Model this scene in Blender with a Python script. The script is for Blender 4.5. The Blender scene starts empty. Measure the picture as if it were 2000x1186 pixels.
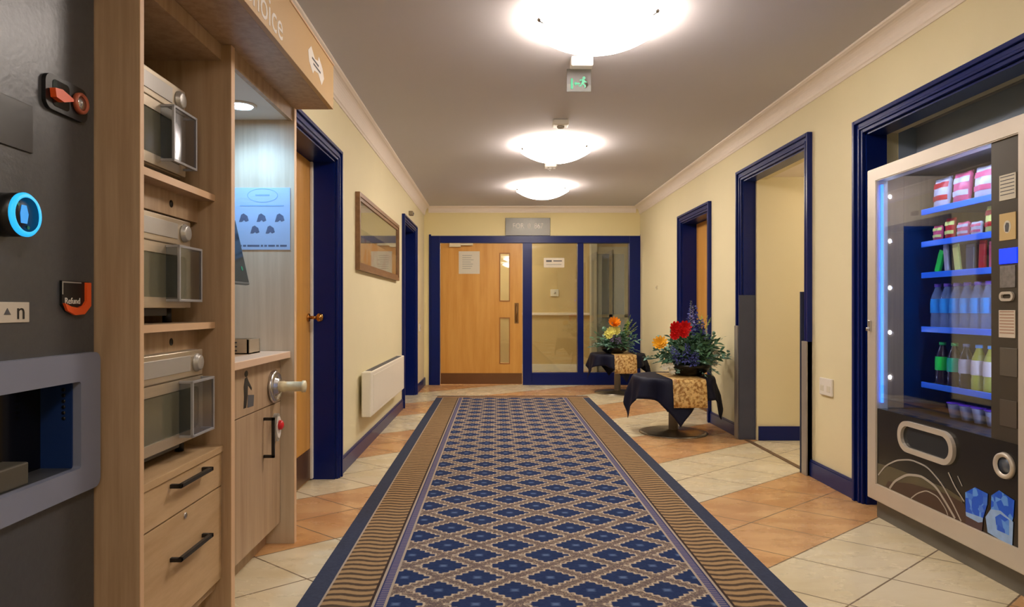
import bpy, bmesh, math, random
from mathutils import Vector, Matrix
PI = math.pi
random.seed(7)
S = bpy.context.scene
COL = S.collection

# ---------------------------------------------------------------- camera
F, PX, PY, CH = 1300.0, 969.0, 603.0, 1.07      # focal length in px, vanishing point, eye height
cam_d = bpy.data.cameras.new('camera')
cam_d.sensor_width = 36.0
cam_d.lens = F / 2000.0 * 36.0
cam_d.shift_x = (1000.0 - PX) / 2000.0
cam_d.shift_y = (PY - 593.0) / 2000.0
cam_d.clip_start = 0.02
cam_o = bpy.data.objects.new('camera', cam_d)
cam_o.location = (0, 0, CH)
cam_o.rotation_euler = (PI / 2, 0, 0)
COL.objects.link(cam_o)
S.camera = cam_o

# ---------------------------------------------------------------- world, exposure
w = bpy.data.worlds.new('world'); S.world = w
w.use_nodes = True
w.node_tree.nodes['Background'].inputs[0].default_value = (0.02, 0.02, 0.022, 1)
w.node_tree.nodes['Background'].inputs[1].default_value = 1.0
S.view_settings.view_transform = 'Standard'
S.view_settings.look = 'None'
S.view_settings.exposure = 1.0
S.view_settings.gamma = 1.0
S.view_settings.use_curve_mapping = False
DISH = 15.0            # brightness of the glass dishes

XL, XR, YE, ZC = -1.01, 2.02, 9.34, 2.50

# ---------------------------------------------------------------- colour and nodes
def lin(c):
    r = []
    for v in c[:3]:
        v = v / 255.0
        r.append(v / 12.92 if v <= 0.04045 else ((v + 0.055) / 1.055) ** 2.4)
    return (r[0], r[1], r[2], 1.0)

class G:
    def __init__(s, name):
        s.m = bpy.data.materials.new(name); s.m.use_nodes = True
        s.t = s.m.node_tree; s.n = s.t.nodes; s.l = s.t.links
        s.b = s.n['Principled BSDF']; s.out = s.n['Material Output']
        s._co = None
    def put(s, sock, v):
        if v is None: return
        if isinstance(v, bpy.types.NodeSocket): s.l.new(v, sock)
        else: sock.default_value = v
    def co(s):
        if s._co is None:
            s._co = s.n.new('ShaderNodeTexCoord').outputs['Object']
        return s._co
    def xyz(s, v=None):
        x = s.n.new('ShaderNodeSeparateXYZ'); s.l.new(v or s.co(), x.inputs[0])
        return x.outputs[0], x.outputs[1], x.outputs[2]
    def vec(s, x, y, z=0.0):
        c = s.n.new('ShaderNodeCombineXYZ')
        for i, v in enumerate((x, y, z)): s.put(c.inputs[i], v)
        return c.outputs[0]
    def m_(s, op, a, b=None, c=None, clamp=False):
        n = s.n.new('ShaderNodeMath'); n.operation = op; n.use_clamp = clamp
        s.put(n.inputs[0], a); s.put(n.inputs[1], b); s.put(n.inputs[2], c)
        return n.outputs[0]
    def step(s, v, lo, hi):
        n = s.n.new('ShaderNodeMapRange'); n.interpolation_type = 'SMOOTHSTEP'
        s.put(n.inputs[0], v); n.inputs[1].default_value = lo; n.inputs[2].default_value = hi
        return n.outputs[0]
    def noise(s, scale, detail=3, vec=None, rough=0.5, stretch=None):
        v = vec or s.co()
        if stretch:
            mp = s.n.new('ShaderNodeMapping'); s.l.new(v, mp.inputs[0]); mp.inputs['Scale'].default_value = stretch
            v = mp.outputs[0]
        n = s.n.new('ShaderNodeTexNoise'); s.l.new(v, n.inputs['Vector'])
        n.inputs['Scale'].default_value = scale; n.inputs['Detail'].default_value = detail
        n.inputs['Roughness'].default_value = rough
        return n.outputs[0]
    def mix(s, f, a, b):
        n = s.n.new('ShaderNodeMix'); n.data_type = 'RGBA'
        s.put(n.inputs[0], f)
        s.put(n.inputs[6], a); s.put(n.inputs[7], b)
        return n.outputs[2]
    def bump(s, h, strength=0.2, dist=0.01):
        n = s.n.new('ShaderNodeBump'); s.l.new(h, n.inputs['Height'])
        n.inputs['Strength'].default_value = strength; n.inputs['Distance'].default_value = dist
        s.l.new(n.outputs[0], s.b.inputs['Normal'])
    def fin(s, col=None, rough=0.5, metal=0.0, spec=0.5):
        s.put(s.b.inputs['Base Color'], col)
        s.put(s.b.inputs['Roughness'], rough)
        s.b.inputs['Metallic'].default_value = metal
        s.b.inputs['Specular IOR Level'].default_value = spec
        return s.m

def plain(name, c, rough=0.5, metal=0.0, spec=0.5, var=0.06, scale=12.0, bump=0.0, stretch=None):
    g = G(name); c = lin(c)
    f = g.noise(scale, 3, stretch=stretch)
    a = tuple(v * (1 - var) for v in c[:3]) + (1,); b = tuple(min(1, v * (1 + var)) for v in c[:3]) + (1,)
    if bump: g.bump(f, bump, 0.004)
    return g.fin(g.mix(f, a, b), rough, metal, spec)

def wood(name, c1, c2, rough=0.45, stretch=(28, 28, 1.3), spec=0.4):
    g = G(name)
    f = g.noise(1.0, 6, stretch=stretch, rough=0.65)
    f = g.step(f, 0.3, 0.72)
    f2 = g.noise(1.7, 2, stretch=(6, 6, 0.5))
    col = g.mix(f, lin(c1), lin(c2))
    col = g.mix(g.m_('MULTIPLY', f2, 0.25), col, lin(c2))
    return g.fin(col, rough, 0, spec)

def emit(name, c, strength):
    g = G(name)
    g.b.inputs['Base Color'].default_value = lin(c)
    g.b.inputs['Emission Color'].default_value = lin(c)
    g.b.inputs['Emission Strength'].default_value = strength
    f = g.noise(3.0); g.put(g.b.inputs['Roughness'], f)
    return g.m

def sheet(name, tint, refl=0.12, clear=0.93, rough=0.02):
    """thin see-through pane: transparent plus a mirror-like share that grows at grazing angles"""
    g = G(name); g.n.remove(g.b)
    tr = g.n.new('ShaderNodeBsdfTransparent'); tr.inputs[0].default_value = tuple(v * clear for v in lin(tint)[:3]) + (1,)
    gl = g.n.new('ShaderNodeBsdfGlossy'); gl.inputs['Roughness'].default_value = rough
    gl.inputs[0].default_value = (0.95, 0.97, 1, 1)
    lw = g.n.new('ShaderNodeLayerWeight'); lw.inputs[0].default_value = 0.5
    nz = g.noise(2.0)
    f = g.m_('MULTIPLY_ADD', g.m_('POWER', lw.outputs['Facing'], 4.5), 1.0 - refl, refl)
    f = g.m_('MULTIPLY', f, g.m_('MULTIPLY_ADD', nz, 0.1, 0.92))
    mx = g.n.new('ShaderNodeMixShader'); g.l.new(f, mx.inputs[0])
    g.l.new(tr.outputs[0], mx.inputs[1]); g.l.new(gl.outputs[0], mx.inputs[2])
    g.l.new(mx.outputs[0], g.out.inputs[0])
    return g.m

def plastic_clear(name, c, alpha=0.5):
    g = G(name)
    f = g.noise(20.0)
    g.fin(g.mix(f, lin(c), tuple(v * .8 for v in lin(c)[:3]) + (1,)), 0.12, 0, 0.8)
    g.b.inputs['Alpha'].default_value = alpha
    return g.m

M = {}
M['wall'] = plain('cream wall paint', (230, 220, 182), 0.75, var=0.03, scale=3, bump=0.03)
M['wall_end'] = plain('cream end wall paint', (236, 222, 168), 0.75, var=0.03, scale=3)
M['lobbywall'] = plain('buff lobby paint', (214, 190, 140), 0.7, var=0.04, scale=2)
M['ceil'] = plain('white ceiling paint', (206, 205, 212), 0.9, var=0.02, scale=2)
M['cornice'] = plain('white plaster', (242, 232, 222), 0.7, var=0.02)
M['blue'] = plain('navy gloss paint', (3, 26, 98), 0.3, spec=.3, var=0.12, scale=6)
M['bluedark'] = plain('navy gloss skirting', (8, 30, 98), 0.32, var=0.12, scale=6)
M['steel'] = plain('scuffed steel cladding', (158, 152, 146), 0.4, 0.3, var=0.15, scale=9, stretch=(3, 3, .5))
M['greyblue'] = plain('grey protector over navy', (72, 78, 100), 0.4, 0.3, var=0.1)
M['oak'] = wood('pale oak board', (190, 163, 132), (164, 136, 106))
M['oakedge'] = plain('oak edging', (220, 184, 146), 0.5, var=0.04)
M['oakh'] = wood('pale oak drawer', (208, 178, 138), (188, 156, 116), stretch=(20, 3, 20))
M['orange'] = wood('orange maple veneer', (220, 166, 86), (204, 146, 66), rough=0.35, stretch=(14, 14, 1.0))
M['alcove'] = plain('grey alcove paint', (146, 162, 184), 0.7)
M['alcovelight'] = plain('light alcove lining', (190, 188, 180), 0.7)
M['white'] = plain('white enamel', (232, 228, 220), 0.4, var=0.02)
M['heater'] = plain('heater enamel', (240, 234, 218), 0.4, var=0.02)
M['chrome'] = plain('polished chrome', (205, 205, 208), 0.25, 1.0, var=0.04)
M['inox'] = plain('brushed stainless', (206, 194, 174), 0.38, .75, var=0.1, scale=30, stretch=(1, .1, 6))
M['silverband'] = plain('silver control panel', (190, 188, 184), 0.4, 0.5, var=0.05)
M['brass'] = plain('brass', (190, 140, 80), 0.25, 1.0, var=0.05)
M['bronze'] = plain('bronze kick plate', (120, 84, 54), 0.35, 0.6, var=0.1, scale=5)
M['black'] = plain('black plastic', (18, 18, 20), 0.4, var=0.1)
M['blackgloss'] = plain('black gloss', (10, 10, 12), 0.12, var=0.1)
M['darkglass'] = plain('dark oven glass', (104, 102, 84), 0.16, 0.0, 0.8, var=0.2, scale=4)  # olive base carries the reflection of the cream walls
M['machine'] = plain('charcoal textured panel', (80, 82, 86), 0.36, 0.2, var=0.12, scale=60, bump=0.15)
M['bezel'] = plain('blue grey plastic', (128, 134, 156), 0.45, var=0.04)
M['deepblue'] = plain('deep blue lining', (24, 50, 104), 0.4)
M['fascia'] = plain('tan vinyl fascia', (198, 162, 108), 0.5, var=0.04, scale=3)
M['print_white'] = plain('white print', (236, 230, 222), 0.6)
M['print_grey'] = plain('grey print', (84, 84, 88), 0.6)
M['paper'] = plain('paper', (214, 208, 190), 0.7, var=0.03)
M['paperblue'] = plain('pale blue poster paper', (168, 196, 236), 0.5, var=0.03)
M['printblue'] = plain('blue grey print', (92, 104, 136), 0.6, var=.3, scale=60)
M['printfaint'] = plain('faint blue print', (136, 172, 216), 0.6)
M['red'] = plain('red plastic', (214, 22, 34), 0.3)
M['orangep'] = plain('orange plastic', (238, 92, 36), 0.35)
M['cream'] = plain('cream plastic', (226, 214, 178), 0.35)
M['cyan'] = emit('lit cyan ring', (40, 170, 235), 0.55)
M['iconlit'] = emit('lit blue symbol', (50, 150, 230), 0.35)
M['green_lit'] = emit('lit green exit pictogram', (4, 110, 78), 0.06)
M['led'] = emit('cool led', (200, 220, 255), 42.0)
M['ledblue'] = emit('blue led edge', (50, 110, 255), 2.2)
M['downlight'] = emit('cool downlight lens', (170, 215, 255), 30.0)
M['bluescreen'] = emit('blue display', (0, 40, 255), 1.1)
M['dish'] = emit('lit opal glass', (255, 242, 228), DISH)
M['dish_half'] = emit('half lit opal glass', (255, 242, 228), DISH * .6)
M['dish_dim'] = emit('dimmer opal glass', (255, 240, 220), DISH * .22)
M['glass'] = sheet('screen glass', (235, 238, 230), 0.07)
M['vglass'] = sheet('vending glass', (240, 244, 250), 0.07, 0.97)
M['acrylic'] = sheet('acrylic', (225, 228, 226), 0.008, 0.97)
M['guard'] = sheet('smoky handle guard', (205, 212, 222), 0.10, 0.94, .15)
M['rim'] = plain('silver grey rim', (168, 170, 176), 0.35, .3)
M['artglass'] = sheet('picture glass', (245, 245, 240), 0.02)
M['silverframe'] = plain('champagne silver door frame', (206, 198, 186), 0.42, 0.35, var=0.03)
M['vpanel'] = plain('black vending fascia', (26, 25, 25), 0.22, var=0.15)
M['vdark'] = plain('dark brown vending column', (62, 56, 48), 0.35)
M['vint'] = plain('warm streaked lining', (160, 130, 100), 0.4, var=0.3, scale=4, stretch=(14, 4, .4))  # brown streaks are glass reflections put into the lining colour
M['vintblue'] = plain('navy inner panel', (10, 40, 84), 0.3)  # navy tone painted for a dark reflection; also a bar wrapper
M['shelfblue'] = plain('bright blue shelf strip', (14, 116, 255), 0.35)
M['plinth'] = plain('worn charcoal plinth', (104, 100, 92), 0.6, var=0.5, scale=14, stretch=(1, .3, 1))
M['cloth'] = plain('navy black table cloth', (3, 8, 38), 0.6, spec=.25, var=0.15, scale=40)
M['bowl'] = plain('black bowl', (9, 9, 14), 0.3)
M['leaf'] = plain('dark green leaf', (80, 124, 94), 0.55, var=0.35, scale=14)
M['leaf2'] = plain('blue green leaf', (122, 162, 148), 0.55, var=0.3, scale=14)
M['leaf3'] = plain('lime leaf', (150, 172, 70), 0.55, var=0.3, scale=14)
M['petal_red'] = plain('red petal', (218, 24, 26), 0.5, var=0.2, scale=40)
M['petal_yel'] = plain('yellow petal', (236, 176, 40), 0.5, var=0.15, scale=40)
M['petal_ora'] = plain('orange petal', (246, 148, 16), 0.5, var=0.15, scale=40)
M['petal_lem'] = plain('lemon petal', (240, 236, 140), 0.5, var=0.1, scale=40)
M['petal_blu'] = plain('blue petal', (98, 106, 186), 0.5, var=0.3, scale=40)
M['petal_whi'] = plain('white petal', (224, 220, 206), 0.5, var=0.1, scale=40)
M['petal_lil'] = plain('lilac petal', (150, 140, 186), 0.5, var=0.2, scale=40)
M['stem'] = plain('stem', (70, 96, 50), 0.6)
M['curtain'] = plain('grey curtain', (120, 124, 128), 0.8, var=0.1, scale=10)
M['slate'] = plain('slate door panel', (176, 190, 212), 0.35)
M['water'] = plastic_clear('clear blue bottle', (150, 176, 232), 0.42)
M['waterlabel'] = plain('sky blue label', (40, 150, 240), 0.4, var=0.25, scale=30)
M['capviolet'] = plain('violet cap', (120, 80, 200), 0.4)
M['capgreen'] = plain('green cap', (20, 170, 90), 0.4)
M['capwhite'] = plain('white cap', (226, 230, 240), 0.4)
M['cola'] = plain('dark drink', (48, 34, 40), 0.15)
M['lime'] = plain('bright green label', (30, 226, 80), 0.4, var=0.15, scale=30)
M['teal'] = plain('teal label', (10, 180, 140), 0.4, var=0.2, scale=30)
M['lemonade'] = plain('lemon drink', (168, 168, 70), 0.2)
M['labelred'] = plain('white label with red', (226, 214, 220), 0.4)
M['pink'] = plain('pink pack', (208, 84, 120), 0.4, var=.3, scale=50)
M['packred'] = plain('red pack', (190, 22, 36), 0.4, var=.2, scale=50)
M['packwhite'] = plain('white pack', (190, 184, 200), 0.35, var=.2, scale=50)
M['packyel'] = plain('pale yellow pack', (220, 226, 130), 0.4, var=.2, scale=50)
M['purple'] = plain('purple lid', (110, 60, 210), 0.35, var=.2, scale=50)
M['potwhite'] = plain('lilac white pot', (200, 206, 244), 0.35, var=.1, scale=50)
M['cupblue'] = plain('bright blue print', (16, 110, 236), 0.35, var=.35, scale=40)
M['cuplight'] = plain('pale blue print', (150, 186, 236), 0.35, var=.2, scale=50)
M['cuphead'] = plain('mauve brown print', (78, 60, 66), 0.35, var=.2, scale=20)
def mat_ice():
    g = G('faceted blue ice print'); v = g.n.new('ShaderNodeTexVoronoi'); g.l.new(g.co(), v.inputs['Vector']); v.inputs['Scale'].default_value = 34
    x = g.xyz(v.outputs['Color'])[0]
    return g.fin(g.mix(g.step(x, .35, .8), lin((10, 92, 228)), lin((96, 160, 250))), .3)
M['cupblue'] = mat_ice()
M['brownprint'] = plain('brown print', (64, 46, 40), 0.3, var=.2, scale=6)
M['oliveprint'] = plain('olive print', (86, 80, 60), 0.3, var=.2, scale=6)
M['artwork'] = None

def mat_floor():
    g = G('ceramic floor tiles')
    x, y, z = g.xyz()
    P = 0.4625
    c = g.m_('DIVIDE', g.m_('SUBTRACT', g.m_('SUBTRACT', y, g.m_('MULTIPLY', x, 0.8)), 1.845), P)
    e = g.m_('DIVIDE', g.m_('SUBTRACT', g.m_('ADD', y, g.m_('MULTIPLY', x, 0.8)), 3.885), P)
    fc = g.m_('ABSOLUTE', g.m_('SUBTRACT', g.m_('FRACT', g.m_('ADD', c, 0.5)), 0.5))
    fe = g.m_('ABSOLUTE', g.m_('SUBTRACT', g.m_('FRACT', g.m_('ADD', e, 0.5)), 0.5))
    d = g.m_('MINIMUM', fc, fe)
    grout = g.m_('SUBTRACT', 1.0, g.step(d, 0.006, 0.012))
    band = g.m_('LESS_THAN', g.m_('FRACT', g.m_('MULTIPLY', g.m_('FLOOR', g.m_('ADD', c, 0.0001)), 0.25)), 0.49)
    # tone that differs from tile to tile
    cell = g.vec(g.m_('FLOOR', c), g.m_('FLOOR', e), 0.0)
    wn = g.n.new('ShaderNodeTexWhiteNoise'); g.l.new(cell, wn.inputs['Vector'])
    vein = g.step(g.noise(2.2, 6, rough=0.62, stretch=(1, 2.6, 1)), 0.3, 0.75)
    cream = g.mix(vein, lin((226, 214, 184)), lin((208, 192, 154)))
    terra = g.mix(vein, lin((216, 168, 114)), lin((184, 130, 78)))
    col = g.mix(band, cream, terra)
    col = g.mix(g.m_('MULTIPLY', wn.outputs[0], 0.16), col, lin((236, 220, 190)))
    col = g.mix(grout, col, lin((122, 104, 84)))
    g.bump(g.m_('SUBTRACT', 1.0, grout), 0.3, 0.003)
    return g.fin(col, g.m_('MULTIPLY_ADD', vein, 0.12, 0.22), 0, 0.5)

def mat_carpet(x0, x1):
    g = G('patterned runner carpet')
    x, y, z = g.xyz()
    # distance in from the nearest long edge, and from the far end
    u = g.m_('MINIMUM', g.m_('SUBTRACT', x, x0), g.m_('SUBTRACT', x1, x))
    navy, navy2 = lin((28, 42, 80)), lin((40, 58, 98))
    gold, tan = lin((186, 150, 102)), lin((178, 158, 140))
    nz = g.noise(60, 3)
    nz2 = g.noise(160, 2)
    # field: diamonds
    a0 = g.m_('DIVIDE', g.m_('SUBTRACT', x, 0.07), 0.287)
    b0 = g.m_('DIVIDE', g.m_('SUBTRACT', y, 2.503), 0.238)
    a = g.m_('ADD', a0, b0); b = g.m_('SUBTRACT', a0, b0)
    fa = g.m_('ABSOLUTE', g.m_('SUBTRACT', g.m_('FRACT', g.m_('ADD', a, 0.5)), 0.5))
    fb = g.m_('ABSOLUTE', g.m_('SUBTRACT', g.m_('FRACT', g.m_('ADD', b, 0.5)), 0.5))
    # serrated leafy edge of the lattice
    sa = g.m_('SINE', g.m_('MULTIPLY', b, 2 * PI * 6)); sb = g.m_('SINE', g.m_('MULTIPLY', a, 2 * PI * 6))
    ma = g.m_('MULTIPLY_ADD', sa, 0.028, fa); mb = g.m_('MULTIPLY_ADD', sb, 0.028, fb)
    lat = g.m_('MAXIMUM', ma, mb)
    lat = g.m_('MULTIPLY_ADD', g.m_('SUBTRACT', nz, 0.5), 0.06, lat)
    latm = g.step(lat, 0.325, 0.365)
    core = g.m_('SUBTRACT', 1.0, g.step(g.m_('ADD', fa, fb), 0.03, 0.15))
    leafcol = g.mix(g.step(nz2, 0.42, 0.6), lin((160, 142, 124)), lin((104, 90, 84)))
    # thin navy rib inside the lattice line
    rib = g.m_('MULTIPLY', g.step(g.m_('MAXIMUM', fa, fb), 0.40, 0.46), g.step(nz, 0.36, 0.52))
    leafcol = g.mix(g.m_('MULTIPLY', rib, 0.7), leafcol, lin((96, 82, 84)))
    edge = g.m_('SUBTRACT', 1.0, g.step(g.m_('ABSOLUTE', g.m_('SUBTRACT', lat, 0.375)), 0.012, 0.034))
    leafcol = g.mix(g.m_('MULTIPLY', edge, 0.75), leafcol, lin((204, 188, 164)))
    blue = g.mix(nz, navy, navy2)
    field = g.mix(latm, blue, leafcol)
    field = g.mix(g.m_('MULTIPLY', core, 0.6), field, lin((110, 132, 170)))
    # gold ribbed border
    wav = g.m_('SINE', g.m_('MULTIPLY', u, 2 * PI / 0.17 ))
    yy = g.m_('ADD', y, g.m_('MULTIPLY', wav, 0.008))
    rb = g.m_('SINE', g.m_('MULTIPLY', yy, 2 * PI / 0.048))
    rbm = g.m_('MULTIPLY', g.step(g.m_('MULTIPLY_ADD', g.m_('SUBTRACT', nz, 0.5), 1.0, rb), -0.35, 0.75), 0.85)
    ribs = g.mix(rbm, lin((162, 133, 96)), lin((54, 44, 42)))
    # inner braid
    br = g.m_('SINE', g.m_('MULTIPLY', y, 2 * PI / 0.016))
    braid = g.mix(g.step(br, -0.2, 0.3), lin((62, 66, 116)), lin((126, 118, 128)))
    line = lin((168, 154, 138))
    c = g.mix(nz, lin((52, 58, 76)), lin((66, 72, 92)))  # outer navy edge, greyed lighter with sheen put into the colour
    for lo, colr in ((0.078, line), (0.086, ribs), (0.258, lin((60, 48, 44))), (0.268, line), (0.278, lin((56, 60, 98))),
                     (0.284, braid), (0.312, line), (0.322, field)):
        c = g.mix(g.m_('GREATER_THAN', u, lo), c, colr)
    # far end: dark edge then a gold band
    v = g.m_('SUBTRACT', 8.087, y)
    endm = g.m_('LESS_THAN', v, 0.17)
    c = g.mix(endm, c, lin((150, 118, 86)))
    c = g.mix(g.m_('LESS_THAN', v, 0.06), c, lin((56, 54, 70)))
    g.bump(g.m_('MULTIPLY_ADD', nz2, 0.5, nz), 0.5, 0.006)
    return g.fin(c, 0.95, 0, 0.15)

def mat_art():
    g = G('faded print behind glass')
    x, y, z = g.xyz()
    f = g.step(g.noise(4, 5), 0.35, 0.7)
    c = g.mix(f, lin((214, 200, 168)), lin((200, 188, 166)))
    band = g.m_('MULTIPLY', g.m_('GREATER_THAN', z, 0.25), g.m_('LESS_THAN', z, 0.31))
    c = g.mix(band, c, lin((128, 116, 112)))
    lower = g.m_('LESS_THAN', z, 0.25)
    c = g.mix(g.m_('MULTIPLY', lower, g.step(g.noise(7, 2), .5, .56)), c, lin((190, 140, 108)))
    return g.fin(c, 0.12, 0, 0.6)
def mat_brocade():
    g = G('gold brocade')
    f = g.step(g.noise(44, 4, rough=.6), 0.40, 0.62)
    return g.fin(g.mix(f, lin((222, 190, 128)), lin((150, 104, 44))), 0.4, 0.1, 0.5)
M['floor'] = mat_floor(); M['art'] = mat_art(); M['brocade'] = mat_brocade()

# ---------------------------------------------------------------- geometry helpers
def new(): return bmesh.new()
def merge(bm, tmp, mtx=None):
    if mtx is not None: bmesh.ops.transform(tmp, matrix=mtx, verts=tmp.verts)
    vm = [bm.verts.new(v.co) for v in tmp.verts]
    for i, v in enumerate(tmp.verts): v.index = i
    for f in tmp.faces:
        try: nf = bm.faces.new([vm[v.index] for v in f.verts]); nf.smooth = f.smooth
        except ValueError: pass
    tmp.free()
def box(bm, x0, x1, y0, y1, z0, z1, bev=0.0, seg=2, mtx=None):
    t = new(); bmesh.ops.create_cube(t, size=1)
    bmesh.ops.scale(t, vec=(abs(x1 - x0), abs(y1 - y0), abs(z1 - z0)), verts=t.verts)
    bmesh.ops.translate(t, vec=((x0 + x1) / 2, (y0 + y1) / 2, (z0 + z1) / 2), verts=t.verts)
    if bev: bmesh.ops.bevel(t, geom=t.edges[:], offset=bev, segments=seg, profile=0.5, affect='EDGES')
    merge(bm, t, mtx)
    return bm
def axis_mtx(p, d):
    d = Vector(d).normalized()
    return Matrix.Translation(Vector(p)) @ d.to_track_quat('Z', 'Y').to_matrix().to_4x4()
def lathe(bm, prof, p=(0, 0, 0), d=(0, 0, 1), n=32, close=True):
    """prof: list of (radius, height) turned about axis d at p"""
    t = new(); rings = []
    for r, h in prof:
        if r < 1e-5: rings.append([t.verts.new((0, 0, h))])
        else: rings.append([t.verts.new((r * math.cos(2 * PI * i / n), r * math.sin(2 * PI * i / n), h)) for i in range(n)])
    for A, B in zip(rings[:-1], rings[1:]):
        for i in range(n):
            j = (i + 1) % n
            if len(A) == 1 and len(B) == 1: continue
            if len(A) == 1: f = t.faces.new((A[0], B[i], B[j]))
            elif len(B) == 1: f = t.faces.new((A[i], B[0], A[j]))
            else: f = t.faces.new((A[i], B[i], B[j], A[j]))
            f.smooth = True
    if close:
        for R in (rings[0], rings[-1]):
            if len(R) > 2:
                try: t.faces.new(R)
                except ValueError: pass
    bmesh.ops.recalc_face_normals(t, faces=t.faces[:])
    merge(bm, t, axis_mtx(p, d)); return bm
def cyl(bm, p, d, r, h, n=24, bev=0.0):
    if bev: return lathe(bm, [(0, 0), (r - bev, 0), (r, bev), (r, h - bev), (r - bev, h), (0, h)], p, d, n)
    return lathe(bm, [(0, 0), (r, 0), (r, h), (0, h)], p, d, n)
def tube(bm, pts, r, n=10, closed=False):
    pts = [Vector(p) for p in pts]; t = new(); rings = []; up = Vector((0.013, 0.021, 1)).normalized()
    N = len(pts)
    prev = None
    for i, p in enumerate(pts):
        if closed: tg = pts[(i + 1) % N] - pts[i - 1]
        else: tg = pts[min(i + 1, N - 1)] - pts[max(i - 1, 0)]
        tg.normalize()
        if prev is None:
            a = tg.cross(up)
            if a.length < .1: a = tg.cross(Vector((1, 0, 0)))
        else: a = prev - tg * prev.dot(tg)
        a.normalize(); b = tg.cross(a); prev = a
        rr = r[i] if isinstance(r, (list, tuple)) else r
        rings.append([t.verts.new(p + (a * math.cos(2 * PI * k / n) + b * math.sin(2 * PI * k / n)) * rr) for k in range(n)])
    for i in range(N if closed else N - 1):
        A, B = rings[i], rings[(i + 1) % N]
        for k in range(n):
            f = t.faces.new((A[k], A[(k + 1) % n], B[(k + 1) % n], B[k])); f.smooth = True
    if not closed: t.faces.new(rings[0]); t.faces.new(rings[-1])
    bmesh.ops.recalc_face_normals(t, faces=t.faces[:])
    merge(bm, t); return bm
def prism(bm, pts, o, u, v, nrm, th):
    """polygon pts (a,b) in the plane o + a*u + b*v, pushed out by th along nrm"""
    o, u, v, nrm = map(Vector, (o, u, v, nrm)); t = new()
    A = [t.verts.new(o + u * a + v * b) for a, b in pts]
    B = [t.verts.new(o + u * a + v * b + nrm * th) for a, b in pts]
    t.faces.new(A); t.faces.new(B)
    for i in range(len(pts)):
        j = (i + 1) % len(pts); t.faces.new((A[i], A[j], B[j], B[i]))
    bmesh.ops.recalc_face_normals(t, faces=t.faces[:])
    merge(bm, t); return bm
def ring_prism(bm, outer, inner, o, u, v, nrm, th):
    o, u, v, nrm = map(Vector, (o, u, v, nrm)); t = new(); L = []
    for pts in (outer, inner):
        for k in (0, th): L.append([t.verts.new(o + u * a + v * b + nrm * k) for a, b in pts])
    n = len(outer)
    for i in range(n):
        j = (i + 1) % n
        t.faces.new((L[0][i], L[0][j], L[2][j], L[2][i])); t.faces.new((L[1][i], L[1][j], L[3][j], L[3][i]))
        t.faces.new((L[0][i], L[0][j], L[1][j], L[1][i])); t.faces.new((L[2][i], L[2][j], L[3][j], L[3][i]))
    bmesh.ops.recalc_face_normals(t, faces=t.faces[:])
    merge(bm, t); return bm
def rrect(w, h, r, n=6):
    pts = []
    for cx, cy, a0 in ((w / 2 - r, h / 2 - r, 0), (-w / 2 + r, h / 2 - r, 90), (-w / 2 + r, -h / 2 + r, 180), (w / 2 - r, -h / 2 + r, 270)):
        for k in range(n + 1):
            a = math.radians(a0 + 90 * k / n); pts.append((cx + r * math.cos(a), cy + r * math.sin(a)))
    return pts
def ellipse(a, b, n=28): return [(a * math.cos(2 * PI * k / n), b * math.sin(2 * PI * k / n)) for k in range(n)]

WL = {}
def wloc(o): return WL.get(o.name, Vector((0, 0, 0)))
def obj(name, bm, m, parent=None, world=True, smooth=None):
    me = bpy.data.meshes.new(name)
    off = wloc(parent) if (parent is not None and world) else Vector((0, 0, 0))
    if off.length: bmesh.ops.translate(bm, vec=-off, verts=bm.verts)
    bm.to_mesh(me); bm.free()
    if smooth is not None:
        for p in me.polygons: p.use_smooth = smooth
    me.materials.append(M[m] if isinstance(m, str) else m)
    o = bpy.data.objects.new(name, me); COL.objects.link(o)
    if parent is not None: o.parent = parent; WL[o.name] = off
    return o
def tag(o, label, cat, group=None, kind=None):
    o['label'] = label; o['category'] = cat
    if group: o['group'] = group
    if kind: o['kind'] = kind
    return o
def thing(name, label, cat, loc, group=None):
    o = bpy.data.objects.new(name, None); COL.objects.link(o); o.location = loc
    o.empty_display_size = 0.05
    WL[o.name] = Vector(loc)
    return tag(o, label, cat, group)
def struct(name, bm, m, parent=None):
    o = obj(name, bm, m, parent)
    if parent is None: o['kind'] = 'structure'
    return o
def single(name, bm, m, label, cat, loc, group=None, smooth=None):
    """a thing that is one mesh, built in world coordinates, its origin put at loc"""
    bmesh.ops.translate(bm, vec=-Vector(loc), verts=bm.verts)
    o = obj(name, bm, m, smooth=smooth); o.location = loc; WL[o.name] = Vector(loc)
    return tag(o, label, cat, group)
def dup(root, loc, label=None, group=None):
    r = root.copy(); COL.objects.link(r); r.location = loc
    if label: r['label'] = label
    if group: r['group'] = group
    for ch in [c for c in S.objects if c.parent == root]:
        c = ch.copy(); COL.objects.link(c); c.parent = r
        for gch in [q for q in S.objects if q.parent == ch]:
            d = gch.copy(); COL.objects.link(d); d.parent = c
    return r
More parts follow.
